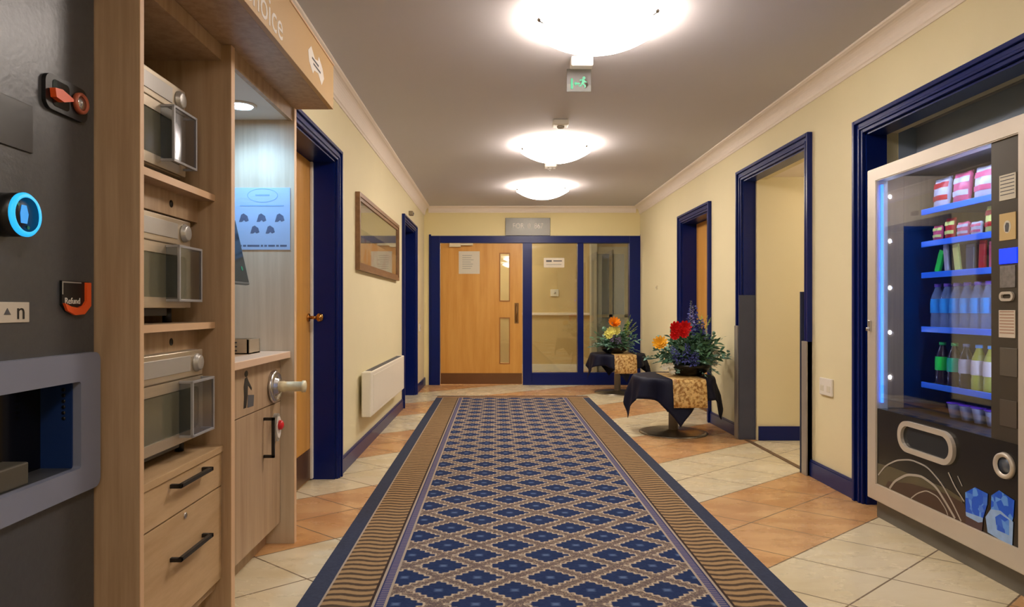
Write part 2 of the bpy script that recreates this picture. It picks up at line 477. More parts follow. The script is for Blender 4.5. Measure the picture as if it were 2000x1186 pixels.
def text(name, s, size, o, right, up, m, parent=None, ext=0.0006, align='CENTER', sx=1.0, space=1.0):
    cu = bpy.data.curves.new(name, 'FONT'); cu.body = s; cu.size = size; cu.extrude = ext
    cu.align_x = align; cu.align_y = 'CENTER'; cu.space_character = space
    cu.resolution_u = 3
    t = bpy.data.objects.new('t', cu); COL.objects.link(t)
    dg = bpy.context.evaluated_depsgraph_get(); dg.update()
    me = bpy.data.meshes.new_from_object(t.evaluated_get(dg))
    bpy.data.objects.remove(t)
    right, up = Vector(right), Vector(up); nr = right.cross(up)
    mt = Matrix.Translation(Vector(o) - (wloc(parent) if parent else Vector())) @ Matrix((
        (right.x * sx, up.x, nr.x, 0), (right.y * sx, up.y, nr.y, 0), (right.z * sx, up.z, nr.z, 0), (0, 0, 0, 1)))
    me.transform(mt); me.materials.clear(); me.materials.append(M[m])
    ob = bpy.data.objects.new(name, me); COL.objects.link(ob)
    if parent: ob.parent = parent; WL[ob.name] = wloc(parent)
    return ob
RX, RY, RZ = Vector((1, 0, 0)), Vector((0, 1, 0)), Vector((0, 0, 1))

# ================================================================ SETTING
bm = new(); box(bm, -2.2, 4.2, -3.2, 12.6, -0.1, 0.0); struct('floor', bm, 'floor')
bm = new(); box(bm, XL - .05, XR + .05, -3.2, YE + .05, ZC, ZC + 0.1); struct('ceiling', bm, 'ceil')
TL = 0.20    # wall thickness, left
# left wall with the kiosk recess and two doorways
bm = new()
x0, x1 = XL - TL, XL
box(bm, x0, x1, -3.2, 0.55, 0, ZC)
box(bm, x0, x1, 0.55, 3.062, 2.19, ZC)
box(bm, x0, x1, 3.062, 3.20, 0, ZC)
box(bm, x0, x1, 3.20, 4.18, 2.0, ZC)
box(bm, x0, x1, 4.18, 7.20, 0, ZC)
box(bm, x0, x1, 7.20, 8.23, 2.02, ZC)
box(bm, x0, x1, 8.23, YE, 0, ZC)
box(bm, -1.80, -1.70, 0.45, 3.16, 0, ZC)      # back of the recess
box(bm, -1.70, x0, 0.45, 0.55, 0, ZC); box(bm, -1.70, x0, 3.064, 3.16, 0, ZC)
struct('wall_left', bm, 'wall')
# right wall
TR = 0.18
bm = new(); x0, x1 = XR, XR + TR
box(bm, x0, x1, -3.2, 2.10, 0, ZC)
box(bm, x0, x1, 2.10, 3.64, 2.03, ZC)
box(bm, x0, x1, 3.64, 4.33, 0, ZC)
box(bm, x0, x1, 4.33, 5.45, 2.12, ZC)
box(bm, x0, x1, 5.45, 6.32, 0, ZC)
box(bm, x0, x1, 6.32, 7.24, 2.0, ZC)
box(bm, x0, x1, 7.24, YE, 0, ZC)
struct('wall_right', bm, 'wall')
# end wall around the screen: the frame fills x -0.915..2.02, z 0..2.09
bm = new()
box(bm, XL - TL, -0.89, YE, YE + .12, 0, ZC)
box(bm, -0.89, 2.0, YE, YE + .12, 2.075, ZC)
box(bm, 2.0, XR + TR, YE, YE + .12, 0, ZC)
struct('wall_back', bm, 'wall_end')
bm = new(); box(bm, XL - TL, XR + TR, -3.3, -3.2, 0, ZC); struct('wall_front', bm, 'wall')

# cornice: coved run down each side and across the end
def cove(bm, a, b, inward, h, d):
    a, b, inward = Vector(a), Vector(b), Vector(inward); n = 8
    prof = [(0.0, -h), (0.006, -h), (0.010, -h + .012), (0.016, -h + .018)]
    for k in range(n + 1):
        t = k / n * PI / 2
        prof.append((0.016 + (d - 0.034) * (1 - math.cos(t)), -h + .018 + (h - .034) * math.sin(t)))
    prof += [(d - .010, -.012), (d - .004, -.010), (d, -.006), (d, 0.0), (0.0, 0.0)]
    t = new()
    A = [t.verts.new(a + inward * p + RZ * q) for p, q in prof]; B = [t.verts.new(b + inward * p + RZ * q) for p, q in prof]
    for i in range(len(prof)):
        j = (i + 1) % len(prof); t.faces.new((A[i], A[j], B[j], B[i]))
    t.faces.new(A); t.faces.new(B)
    bmesh.ops.recalc_face_normals(t, faces=t.faces[:])
    merge(bm, t)
bm = new(); cove(bm, (XL, 0.5, ZC), (XL, YE, ZC), (1, 0, 0), .125, .085); struct('trim_1', bm, 'cornice')
bm = new(); cove(bm, (XR, -3.2, ZC), (XR, YE, ZC), (-1, 0, 0), .105, .10); struct('trim_2', bm, 'cornice')
bm = new(); cove(bm, (XL + .06, YE, ZC), (XR - .06, YE, ZC), (0, -1, 0), .085, .08); struct('trim_3', bm, 'cornice')

# skirting
def skirt(name, segs, m='bluedark'):
    bm = new()
    for s in segs:
        box(bm, *s, 0, 0.095, bev=.002)
        x0, x1, y0, y1 = s
        box(bm, x0 + (.004 if x1 - x0 < .1 else 0), x1 - (.004 if x1 - x0 < .1 else 0), y0, y1, .095, .108, bev=.003)
    struct(name, bm, m)
skirt('baseboard_left', [(XL, XL + .02, 4.25, 7.12), (XL, XL + .02, 8.31, YE)])
skirt('baseboard_right', [(XR - .02, XR, 3.72, 4.25), (XR - .02, XR, 5.53, 6.24), (XR - .02, XR, 7.32, YE), (XR - .02, XR, -3.2, 2.02)])

# door casings: moulded architrave (3 sides) plus the lining of the opening
def casing(name, xw, side, ya, yb, zt, lining, w=0.08, m='blue'):
    """side=+1: wall face looks to +X (left wall); -1: right wall"""
    bm = new()
    def strip(o0, o1, proj):
        # a band between offsets o0..o1 outside the opening
        xs = sorted((xw, xw + side * proj))
        box(bm, xs[0], xs[1], ya - o1, ya - o0, 0, zt + o1, bev=.003)
        box(bm, xs[0], xs[1], yb + o0, yb + o1, 0, zt + o1, bev=.003)
        box(bm, xs[0], xs[1], ya - o0, yb + o0, zt + o0, zt + o1, bev=.003)
    strip(0, w * .25, .018); strip(w * .25, w * .42, .026); strip(w * .42, w * .72, .020); strip(w * .72, w, .034)
    xs = sorted((xw, xw - side * lining))
    t = .012
    box(bm, xs[0], xs[1], ya - .002, ya + t, 0, zt); box(bm, xs[0], xs[1], yb - t, yb + .002, 0, zt)
    box(bm, xs[0], xs[1], ya, yb, zt - t, zt + .002)
    return struct(name, bm, m)
casing('trim_4', XL, 1, 3.20, 4.18, 2.0, .19, .07)
casing('trim_5', XL, 1, 7.20, 8.23, 2.02, .19, .07)
casing('trim_6', XR, -1, 6.32, 7.24, 2.0, .17, .08)
t7 = casing('trim_7', XR, -1, 4.33, 5.45, 2.12, .10, .08)
casing('trim_8', XR, -1, 2.10, 3.64, 2.03, .11, .08)
# steel corner guards on the open doorway and grey guards on the far door
bm = new()
box(bm, XR - .040, XR + .002, 5.462, 5.535, 0, .93, bev=.002); 
box(bm, XR - .040, XR + .002, 4.25, 4.318, 0, .86, bev=.002); 
struct('jamb_guard', bm, 'steel', t7)['label'] = 'scuffed steel guard on the lower jambs'
bm = new(); box(bm, XR - .037, XR + .095, 5.432, 5.445, 0, 1.18, bev=.001); box(bm, XR - .037, XR + .06, 4.338, 4.348, 0, 1.18, bev=.001); struct('reveal_guard', bm, 'greyblue', t7)

# doors in the side walls
def side_door(name, xf, side, ya, yb, zt, m='orange', kick=0.2):
    bm = new(); xs = sorted((xf, xf - side * .044))
    box(bm, xs[0], xs[1], ya + .014, yb - .014, .008, zt - .014, bev=.002)
    d = struct(name, bm, m)
    if kick:
        k = new(); ks = sorted((xf, xf + side * .003)); box(k, ks[0], ks[1], ya + .03, yb - .03, .015, kick)
        obj('kick_plate', k, 'bronze', d)
    return d
d1 = side_door('door_1', XL - .150, 1, 3.20, 4.18, 2.0)
h = new(); cyl(h, (XL - .150, 4.10, 1.015), (1, 0, 0), .026, .012, bev=.003); cyl(h, (XL - .140, 4.10, 1.015), (1, 0, 0), .010, .05)
lathe(h, [(0, 0), (.012, 0), (.026, .012), (.028, .025), (.020, .040), (0, .044)], (XL - .098, 4.10, 1.015), (1, 0, 0))
obj('door_knob', h, 'brass', d1)
s_ = new(); box(s_, XL - .149, XL - .132, 4.140, 4.166, .01, 1.985, bev=.003)
obj('door_stop', s_, 'white', d1)['label'] = 'pale strip down the latch edge'
side_door('door_2', XL - .150, 1, 7.20, 8.23, 2.02, 'blue', 0)
d3 = side_door('door_3', XR + .155, -1, 6.32, 7.24, 2.0)
c_ = new(); box(c_, XR + .11, XR + .155, 6.36, 6.60, 1.86, 1.92, bev=.004); obj('door_closer', c_, 'black', d3)

# ---- end screen: navy frame, door, two glazed lights.  s = 1/139.2 m per px at the end wall
def ex(px): return (px - PX) / F * YE
def ez(py): return CH + (PY - py) / F * YE
FR0, FR1 = YE - .025, YE + .10
bm = new()
TOPO, TOPI = ez(461), ez(475)
box(bm, ex(842), ex(859.5), FR0, FR1, 0, TOPO, bev=.003)
box(bm, ex(1229), ex(1250), FR0, FR1, 0, TOPO, bev=.003)
box(bm, ex(859.5), ex(1229), FR0, FR1, TOPI, TOPO, bev=.003)
box(bm, ex(1021), ex(1039), FR0, FR1, 0, TOPI, bev=.003)
box(bm, ex(1128), ex(1139.5), FR0 + .01, FR1, ez(728), TOPI, bev=.003)
box(bm, ex(1039), ex(1229), FR0 + .005, FR1, 0, ez(728), bev=.003)
box(bm, ex(838), ex(842), FR0 + .01, YE, 0, TOPO + .02); box(bm, ex(1250), ex(1253), FR0 + .01, YE, 0, TOPO + .02)
fr = struct('trim_9', bm, 'blue')
for nm, a, b in (('window_1', 1039, 1128), ('window_2', 1139.5, 1229)):
    bm = new(); box(bm, ex(a) - .005, ex(b) + .005, YE + .03, YE + .036, ez(728) - .005, TOPI + .005); struct(nm, bm, 'glass')
# door leaf with two vision slots
dl, dr, dt = ex(860.5), ex(1020), TOPI - .004
s0, s1 = ex(977), ex(994.5)
zs = [.008, ez(709), ez(622), ez(587), ez(496), dt]
bm = new(); y0, y1 = YE, YE + .045
box(bm, dl, s0, y0, y1, zs[0], dt); box(bm, s1, dr, y0, y1, zs[0], dt)
box(bm, s0, s1, y0, y1, zs[0], zs[1]); box(bm, s0, s1, y0, y1, zs[2], zs[3]); box(bm, s0, s1, y0, y1, zs[4], dt)
d4 = struct('door_4', bm, 'orange')
for za, zb in ((zs[1], zs[2]), (zs[3], zs[4])):
    b2 = new(); ring_prism(b2, [(-.075, -(zb - za) / 2 - .014), (.075, -(zb - za) / 2 - .014), (.075, (zb - za) / 2 + .014), (-.075, (zb - za) / 2 + .014)],
                           [(-.061, -(zb - za) / 2), (.061, -(zb - za) / 2), (.061, (zb - za) / 2), (-.061, (zb - za) / 2)],
                           ((s0 + s1) / 2, y0, (za + zb) / 2), RX, RZ, (0, -1, 0), .007)
    obj('vision_panel_bead', b2, wood('maple bead', (170, 116, 60), (150, 98, 48)), d4)
    b2 = new(); box(b2, s0 + .001, s1 - .001, YE + .02, YE + .026, za + .001, zb - .001); obj('vision_panel', b2, 'glass', d4)
b2 = new(); box(b2, dl + .004, dr - .004, y0 - .003, y0, .012, ez(729)); obj('kick_plate', b2, 'bronze', d4)
b2 = new(); box(b2, ex(1005), ex(1013), y0 - .003, y0, ez(632), ez(592), bev=.001)
tube(b2, [(ex(1009), y0, ez(628)), (ex(1009), y0 - .045, ez(626)), (ex(1009), y0 - .05, ez(612)), (ex(1009), y0 - .045, ez(597)), (ex(1009), y0, ez(595))], .012)
obj('pull_handle', b2, plain('bronze pull', (134, 100, 58), .35, .7), d4)
b2 = new(); box(b2, ex(878), ex(900), y0 - .045, y0, ez(483), ez(475.5), bev=.004); box(b2, ex(900), ex(924), y0 - .05, y0 - .03, ez(480), ez(476), bev=.002)
obj('door_closer', b2, 'cream', d4)
# notice on the door
t = thing('door_notice', 'small white framed notice taped on the orange door', 'notice', (ex(916), y0, ez(535)))
b2 = new(); box(b2, ex(896), ex(937), y0 - .004, y0 - .0005, ez(535), ez(491)); obj('sheet', b2, 'paper', t)
b2 = new()
for q in range(7):
    box(b2, ex(903), ex(903 + random.uniform(16, 25)), y0 - .0048, y0 - .004, ez(500 + q * 4.2), ez(498.6 + q * 4.2))
obj('print', b2, plain('pale grey print', (170, 168, 158)), t)
# label on window 1
t = thing('window_sign', 'white printed sticker on the left glazed panel', 'sign', (ex(1082), YE + .026, ez(523)))
b2 = new(); prism(b2, rrect(.29, .135, .012), (ex(1082.5), YE + .029, ez(513)), RX, RZ, (0, -1, 0), .002); obj('sticker', b2, plain('sticker white', (226, 216, 196)), t)
b2 = new(); box(b2, ex(1067), ex(1078), YE + .0262, YE + .027, ez(511.5), ez(508)); box(b2, ex(1081), ex(1098), YE + .0262, YE + .027, ez(510.6), ez(508.5))
box(b2, ex(1067), ex(1097), YE + .0262, YE + .027, ez(517), ez(516.3))
obj('print', b2, 'print_grey', t)
# grey plaque above
t = thing('door_plaque', 'grey plaque with small pale lettering above the navy screen frame', 'sign', (ex(1030), YE, ez(461)))
b2 = new(); box(b2, ex(987), ex(1074.5), YE - .018, YE, ez(460.5), ez(426), bev=.003)
obj('plaque', b2, plain('plaque grey', (118, 116, 108), .4, .3), t)
text('lettering', 'FOR  0  867', .105, (ex(1031), YE - .0185, ez(442)), RX, RZ, 'print_white', t, sx=.82)

# ---- lobby behind the screen
bm = new()
box(bm, -1.3, 1.72, 11.4, 11.5, 0, 2.5)
box(bm, -1.4, -1.3, YE + .12, 11.5, 0, 2.5)
box(bm, 2.85, 2.95, YE + .12, 11.5, 0, 2.5)
box(bm, 2.6, 2.85, 11.4, 11.5, 0, 2.5); box(bm, 1.72, 2.6, 11.4, 11.5, 2.1, 2.5)
struct('wall_lobby', bm, 'lobbywall')
bm = new(); box(bm, -1.4, 2.95, YE + .12, 11.5, 2.5, 2.6); struct('ceiling_lobby', bm, 'ceil')
bm = new(); box(bm, -1.3, 1.60, 11.37, 11.4, 0, .12, bev=.004); struct('baseboard_lobby', bm, 'white')
bm = new(); box(bm, -1.3, 1.60, 11.355, 11.4, .955, 1.0, bev=.008); struct('trim_10', bm, 'cornice')
# pale post and glazed doors at the right of the lobby
bm = new()
box(bm, 1.60, 1.70, 11.2, 11.4, 0, 2.5, bev=.004)
box(bm, 1.70, 2.6, 11.3, 11.4, 2.0, 2.12); box(bm, 1.92, 1.975, 11.3, 11.37, 0, 2.0); box(bm, 2.18, 2.30, 11.3, 11.37, 0, 2.0)
box(bm, 1.70, 2.6, 11.3, 11.37, .92, .97)
struct('trim_11', bm, plain('pale grey woodwork', (196, 196, 186), .4))
bm = new()
for a, b in ((1.70, 1.92), (1.975, 2.18), (2.30, 2.6)): box(bm, a, b, 11.33, 11.345, 0, 2.0)
struct('window_3', bm, 'slate')
t = thing('thermostat', 'small white control box on the lobby wall behind glass', 'thermostat', (1.00, 11.4, 1.3))
b2 = new(); box(b2, .93, 1.07, 11.38, 11.4, 1.28, 1.40, bev=.006); obj('case', b2, 'white', t)
b2 = new(); cyl(b2, (1.0, 11.38, 1.34), (0, -1, 0), .02, .008); obj('dial', b2, 'silverband', t)

# ---- side corridor on the right
bm = new()
box(bm, XR + .10, 3.7, 5.41, 5.45, 0, 2.16); box(bm, XR + TR, 3.7, 3.95, 4.05, 0, 2.16); box(bm, 3.6, 3.7, 4.0, 5.41, 0, 2.16)
struct('wall_side', bm, 'wall')
bm = new(); box(bm, XR + .10, 3.7, 4.0, 5.45, 2.14, 2.2); struct('ceiling_side', bm, 'cornice')
bm = new(); box(bm, XR + .11, 3.6, 5.39, 5.41, 0, .115, bev=.003); struct('baseboard_side', bm, 'blue')
bm = new(); box(bm, XR + .0, XR + .035, 4.34, 5.43, 0, .006, bev=.002); struct('threshold_1', bm, plain('brown threshold bar', (112, 88, 66), .5, .2, var=.3))['kind'] = 'structure'

# ---- vending alcove
bm = new()
box(bm, XR + .11, 3.0, 3.64, 3.72, 0, 2.45); box(bm, 2.95, 3.05, 1.9, 3.72, 0, 2.45); box(bm, XR + .11, 3.0, 1.95, 2.05, 0, 2.45)
box(bm, 2.30, 2.33, 2.05, 3.64, 1.80, 2.30)
struct('wall_alcove', bm, 'alcove')
bm = new(); box(bm, XR + .11, 3.0, 2.05, 3.64, 2.30, 2.4)
struct('ceiling_alcove', bm, 'alcovelight')
bm = new(); box(bm, 2.28, 2.30, 2.05, 3.64, 2.06, 2.11); struct('trim_12', bm, 'alcovelight')

# ================================================================ CARPET
CX0, CX1 = -0.713, 1.11
bm = new(); box(bm, CX0, CX1, -1.5, 8.087, 0.0, 0.011, bev=.004)
o = obj('carpet_runner', bm, mat_carpet(CX0, CX1)); tag(o, 'long navy runner with beige diamond lattice and gold ribbed borders', 'carpet')

# ================================================================ CEILING LIGHTS
def make_light(loc, label, dish='dish'):
    t = thing('ceiling_light', label, 'ceiling light', loc, 'glass dish lights along the ceiling')
    R = .305
    b = new(); prof = []
    for k in range(13):
        a = k / 12
        prof.append((R * a, -.155 + .095 * a ** 2.2))
    inner = [(r * .99, z + .006) for r, z in reversed(prof)]
    lathe(b, prof + inner, loc, (0, 0, 1), 48, close=False); obj('glass_dish', b, dish, t)
    b = new(); lathe(b, [(0, 0), (.11, 0), (.11, -.02), (.09, -.03), (0, -.03)], loc, (0, 0, 1), 32); obj('ceiling_plate', b, 'white', t)
    b = new(); tube(b, [Vector(loc) + Vector((0, 0, -.03)), Vector(loc) + Vector((0, 0, -.148))], .006, 8); obj('centre_rod', b, 'chrome', t)
    for ang in (200, 320, 80):
        a = math.radians(ang); d = Vector((math.cos(a), math.sin(a), 0)); b = new()
        p = Vector(loc) + d * (R + .003)
        tube(b, [Vector(loc) + d * .10 + RZ * -.015, p + RZ * -.02, p + RZ * -.07, p - d * .02 + RZ * -.074], .005, 8)
        lathe(b, [(0, 0), (.011, 0), (.013, .006), (.009, .014), (0, .016)], p + RZ * -.06, d, 12)
        obj('clip', b, 'chrome', t)
    return t
make_light((.50, 3.26, ZC), 'nearest and largest looking glass dish light on the ceiling')
for (x, y), lb in (((.52, 5.80), 'middle glass dish light, beyond the hanging exit sign'), ((.54, 7.75), 'farthest glass dish light, closest to the orange door')):
    pr = [q for q in S.objects if q.name == 'ceiling_light'][0]
    dup(pr, (x, y, ZC), lb)
pr = [q for q in S.objects if q.name == 'ceiling_light'][0]
make_light((.5, .35, ZC), 'glass dish light straight above the near end of the runner', 'dish_half')  # unseen lamp added to fill the near end with light
make_light((.5, -2.1, ZC), 'glass dish light farthest behind the camera', 'dish_half')  # second unseen lamp, added behind the camera for ambient fill
dup(pr, (-.75, 10.5, ZC), 'glass dish light in the lobby behind the orange door')  # extra unseen lamp, added to brighten the door's vision slots
# lobby lamp out of view, and an unseen one added to light the side corridor
make_light((.35, 10.5, ZC), 'glass dish light in the lobby behind the glazed screen', 'dish_half')
make_light((2.95, 4.72, 2.14), 'glass dish light in the side corridor', 'dish_dim')

# smoke detectors / emergency exit sign on the ceiling
def detector(loc, label, dark=False):
    t = thing('smoke_detector', label, 'detector', loc, 'boxes between the ceiling lights'); x, y, z = loc
    b = new(); box(b, x - .06, x + .06, y - .05, y + .05, z - .045, z, bev=.010); obj('housing', b, 'white', t)
    b = new(); lathe(b, [(.028, 0), (.028, -.010), (.018, -.020), (0, -.022)], (x, y, z - .045), (0, 0, 1), 20); obj('lens', b, 'silverband', t)
    return t
detector((.490, 5.06, ZC), 'pale box detector just in front of the middle dish light')
detector((.535, 6.55, ZC), 'pale box detector between the middle and farthest dish lights')
t = thing('exit_sign', 'ceiling exit sign with clear hanging blade and green running man', 'exit sign', (.485, 3.80, ZC))
b = new(); box(b, .425, .550, 3.76, 3.84, ZC - .055, ZC, bev=.008); obj('housing', b, 'white', t)
b = new(); box(b, .405, .545, 3.815, 3.821, ZC - .185, ZC - .055, bev=.001); obj('acrylic_blade', b, 'acrylic', t)
b = new(); yb = 3.8145
prism(b, ellipse(.009, .009, 10), (.503, yb, ZC - .108), RX, RZ, (0, -1, 0), .001)
prism(b, [(-.02, .012), (.004, .018), (.012, .004), (.022, .002), (.022, -.004), (.008, -.002), (.004, -.010), (.016, -.018), (.014, -.034), (.007, -.034), (.008, -.022),
          (-.004, -.014), (-.010, -.026), (-.026, -.026), (-.026, -.020), (-.014, -.019), (-.008, -.004), (-.006, .008), (-.018, .004)], (.498, yb, ZC - .130), RX, RZ, (0, -1, 0), .001)
box(b, .428, .440, yb - .001, yb, ZC - .170, ZC - .110); prism(b, [(0, 0), (.014, .014), (.014, .005), (.034, .005), (.034, -.005), (.014, -.005), (.014, -.014)], (.445, yb, ZC - .14), RX, RZ, (0, -1, 0), .001)
obj('pictogram', b, 'green_lit', t)

# ================================================================ LEFT: FOOD KIOSK
XF = -0.918
# coffee machine
t = thing('coffee_machine', 'tall charcoal drinks machine with blue grey serving hatch beside the wood unit', 'coffee machine', (-1.3, 1.25, 0))
XM = -1.035
b = new()
hy0, hy1, hz0, hz1 = 1.352, 1.628, .680, .892
box(b, -1.62, -1.12, .80, 1.712, 0, 1.985)
box(b, -1.12, XM, .80, hy0, 0, 1.985); box(b, -1.12, XM, hy1, 1.712, 0, 1.985)
box(b, -1.12, XM, hy0, hy1, 0, hz0); box(b, -1.12, XM, hy0, hy1, hz1, 1.985)
obj('body', b, 'machine', t)
b = new(); cy, cz = (1.27 + 1.708) / 2, (.618 + .960) / 2
ring_prism(b, rrect(.438, .342, .022, 4), [(p * (hy1 - hy0) / .438 + ((hy0 + hy1) / 2 - cy), q * (hz1 - hz0) / .342 + ((hz0 + hz1) / 2 - cz)) for p, q in rrect(.438, .342, .012, 4)],
           (XM, cy, cz), RY, RZ, RX, .020)
obj('hatch_bezel', b, 'bezel', t)
b = new(); box(b, -1.119, -1.112, hy0, hy1, hz0, hz1); obj('hatch_back', b, 'blackgloss', t)
b = new(); box(b, -1.112, XM, hy1 - .004, hy1, hz0, hz1); hl = obj('hatch_side', b, 'deepblue', t)
b = new()
for q in range(6): cyl(b, (-1.055, hy1 - .004, .872 - q * .014), (0, -1, 0), .0045, .002, 10)
obj('vent_hole', b, 'black', hl)['kind'] = 'stuff'
b = new(); box(b, -1.10, XM - .005, hy0 + .03, hy0 + .13, hz0, hz0 + .05, bev=.004); obj('drip_tray', b, plain('beige tray', (84, 80, 70)), t)
# badge with orange lever
b = new(); prism(b, rrect(.155, .082, .022), (XM, 1.592, 1.572), RY, RZ, RX, .010); bd = obj('lock_plate', b, 'black', t)
b = new(); prism(b, rrect(.060, .062, .010), (XM + .010, 1.568, 1.572), RY, RZ, RX, .001); obj('recess', b, 'blackgloss', bd)
b = new(); prism(b, [(-.036, .010), (-.010, .014), (.030, .004), (.030, -.002), (-.004, -.014), (-.032, -.010)], (XM + .011, 1.562, 1.567), RY, RZ, RX, .014); obj('lever', b, 'orangep', bd)
b = new(); lathe(b, [(.017, 0), (.026, 0), (.026, .010), (.022, .014), (.017, .010)], (XM + .008, 1.636, 1.574), RX, 24, close=False); obj('lock_ring', b, plain('dull orange ring', (176, 92, 66), .35), bd)
b = new(); lathe(b, [(0, 0), (.017, 0), (.016, .010), (0, .012)], (XM + .008, 1.636, 1.574), RX, 20); obj('lock_cylinder', b, 'chrome', bd)
b = new(); box(b, XM, XM + .004, 1.33, 1.482, 1.415, 1.520, bev=.001); obj('plaque', b, plain('grey plaque', (48, 48, 52), .3), t)
# glowing round selector
b = new(); lathe(b, [(0, 0), (.046, 0), (.046, .044), (0, .044)], (XM, 1.397, 1.267), RX, 36); kn = obj('selector_knob', b, 'black', t)
b = new(); lathe(b, [(.036, .044), (.0455, .042), (.0465, .048), (.042, .053), (.036, .052)], (XM, 1.397, 1.267), RX, 36, close=False); obj('lit_ring', b, 'cyan', kn)
b = new(); prism(b, [(-.010, -.018), (.008, -.018), (.012, .002), (.006, .020), (-.008, .020), (-.012, .002)], (XM + .0445, 1.397, 1.267), RY, RZ, RX, .001); obj('symbol', b, 'iconlit', kn)
for dy, dz in ((-.018, .020), (.012, -.026)):
    b = new(); prism(b, ellipse(.004, .004, 8), (XM + .0445, 1.397 + dy, 1.267 + dz), RY, RZ, RX, .001); obj('green_dot', b, 'green_lit', kn)
# maker's strip and refund flap
b = new(); box(b, XM, XM + .003, 1.30, 1.472, 1.040, 1.084, bev=.001); lb = obj('label_strip', b, plain('cream label', (206, 198, 184), .4), t)
text('lettering', 'n', .052, (XM + .0032, 1.445, 1.063), RY, RZ, 'black', lb, sx=1.1)
b = new(); prism(b, [(-.010, -.006), (.010, -.006), (0, .008)], (XM + .003, 1.405, 1.063), RY, RZ, RX, .0008); obj('mark', b, 'print_grey', lb)
b = new(); prism(b, [(-.052, .038), (.052, .038), (.052, -.018), (.034, -.034), (0, -.040), (-.034, -.036), (-.052, -.020)], (XM, 1.630, 1.099), RY, RZ, RX, .006); rf = obj('refund_flap', b, 'black', t)
b = new(); prism(b, [(-.052, .036), (.020, .036), (.020, .033), (-.049, .033), (-.049, .005), (-.052, .005)], (XM + .006, 1.630, 1.099), RY, RZ, RX, .001); obj('flap_edge', b, 'silverband', rf)
b = new(); prism(b, [(.052, .036), (.034, .036), (.034, -.010), (.022, -.022), (0, -.027), (-.026, -.024), (-.050, -.016), (-.040, -.034), (-.010, -.045), (.026, -.043), (.052, -.022)],
                 (XM + .006, 1.630, 1.099), RY, RZ, RX, .006); obj('flap_trim', b, 'orangep', rf)
text('lettering', 'Refund', .021, (XM + .0068, 1.616, 1.088), RY, RZ, 'print_white', rf)

# microwave tower
t = thing('shelving_unit', 'tall pale oak shelving unit holding three microwaves above two drawers', 'shelving unit', (-1.25, 2.02, 0))
b = new(); box(b, -1.60, XF - .002, 1.717, 1.735, 0, 1.985); s1_ = obj('side_panel', b, 'oak', t)
b = new(); box(b, XF - .002, XF, 1.717, 1.735, 0, 1.985); obj('edging', b, 'oakedge', s1_)
b = new(); box(b, -1.60, XF - .002, 2.308, 2.338, 0, 1.985); s2_ = obj('side_panel', b, 'oak', t)
b = new(); box(b, XF - .002, XF, 2.308, 2.338, 0, 1.985); obj('edging', b, 'oakedge', s2_)
b = new(); box(b, -1.60, -1.585, 1.735, 2.308, .10, 1.93); obj('back_panel', b, 'oak', t)
b = new(); box(b, -1.585, -.952, 1.735, 2.308, 1.930, 1.985, bev=.001); obj('top_panel', b, 'oak', t)
for z in (1.442, 1.002):
    b = new(); box(b, -1.585, -.977, 1.735, 2.308, z, z + .022); sh = obj('shelf', b, 'oak', t)
    b = new(); box(b, -.977, -.975, 1.735, 2.308, z, z + .022); obj('edging', b, 'oakedge', sh)
    b = new(); box(b, -1.05, -1.035, 1.735, 2.308, z - .075, z); cb = obj('cable_rail', b, 'oak', t)
    b = new(); cyl(b, (-1.035, 2.12, z - .038), RX, .012, .001, 16); obj('cable_hole', b, 'black', cb)
b = new(); box(b, -1.585, -.945, 1.735, 2.308, .575, .597, bev=.001); obj('worktop', b, 'oakh', t)
b = new(); box(b, -1.585, -1.02, 1.735, 2.308, 0, .10); obj('plinth', b, 'oak', t)
b = new(); box(b, -1.55, -.972, 1.737, 2.306, .10, .575); obj('carcass', b, 'oak', t)
for za, zb, zh in ((.460, .572, .515), (.138, .455, .300)):
    b = new(); box(b, -.970, -.951, 1.738, 2.305, za, zb, bev=.001); dw = obj('drawer', b, 'oakh', t)
    b = new(); hx = -.951
    for y in (1.945, 2.155): box(b, hx, hx + .034, y - .006, y + .006, zh + .030, zh + .042, bev=.001)
    box(b, hx + .022, hx + .034, 1.939, 2.161, zh + .030, zh + .042, bev=.001)
    obj('drawer_handle', b, 'black', dw)
b = new(); cyl(b, (-.951, 2.035, .437), RX, .010, .003, 16, bev=.001); obj('drawer_lock', b, 'chrome', dw)

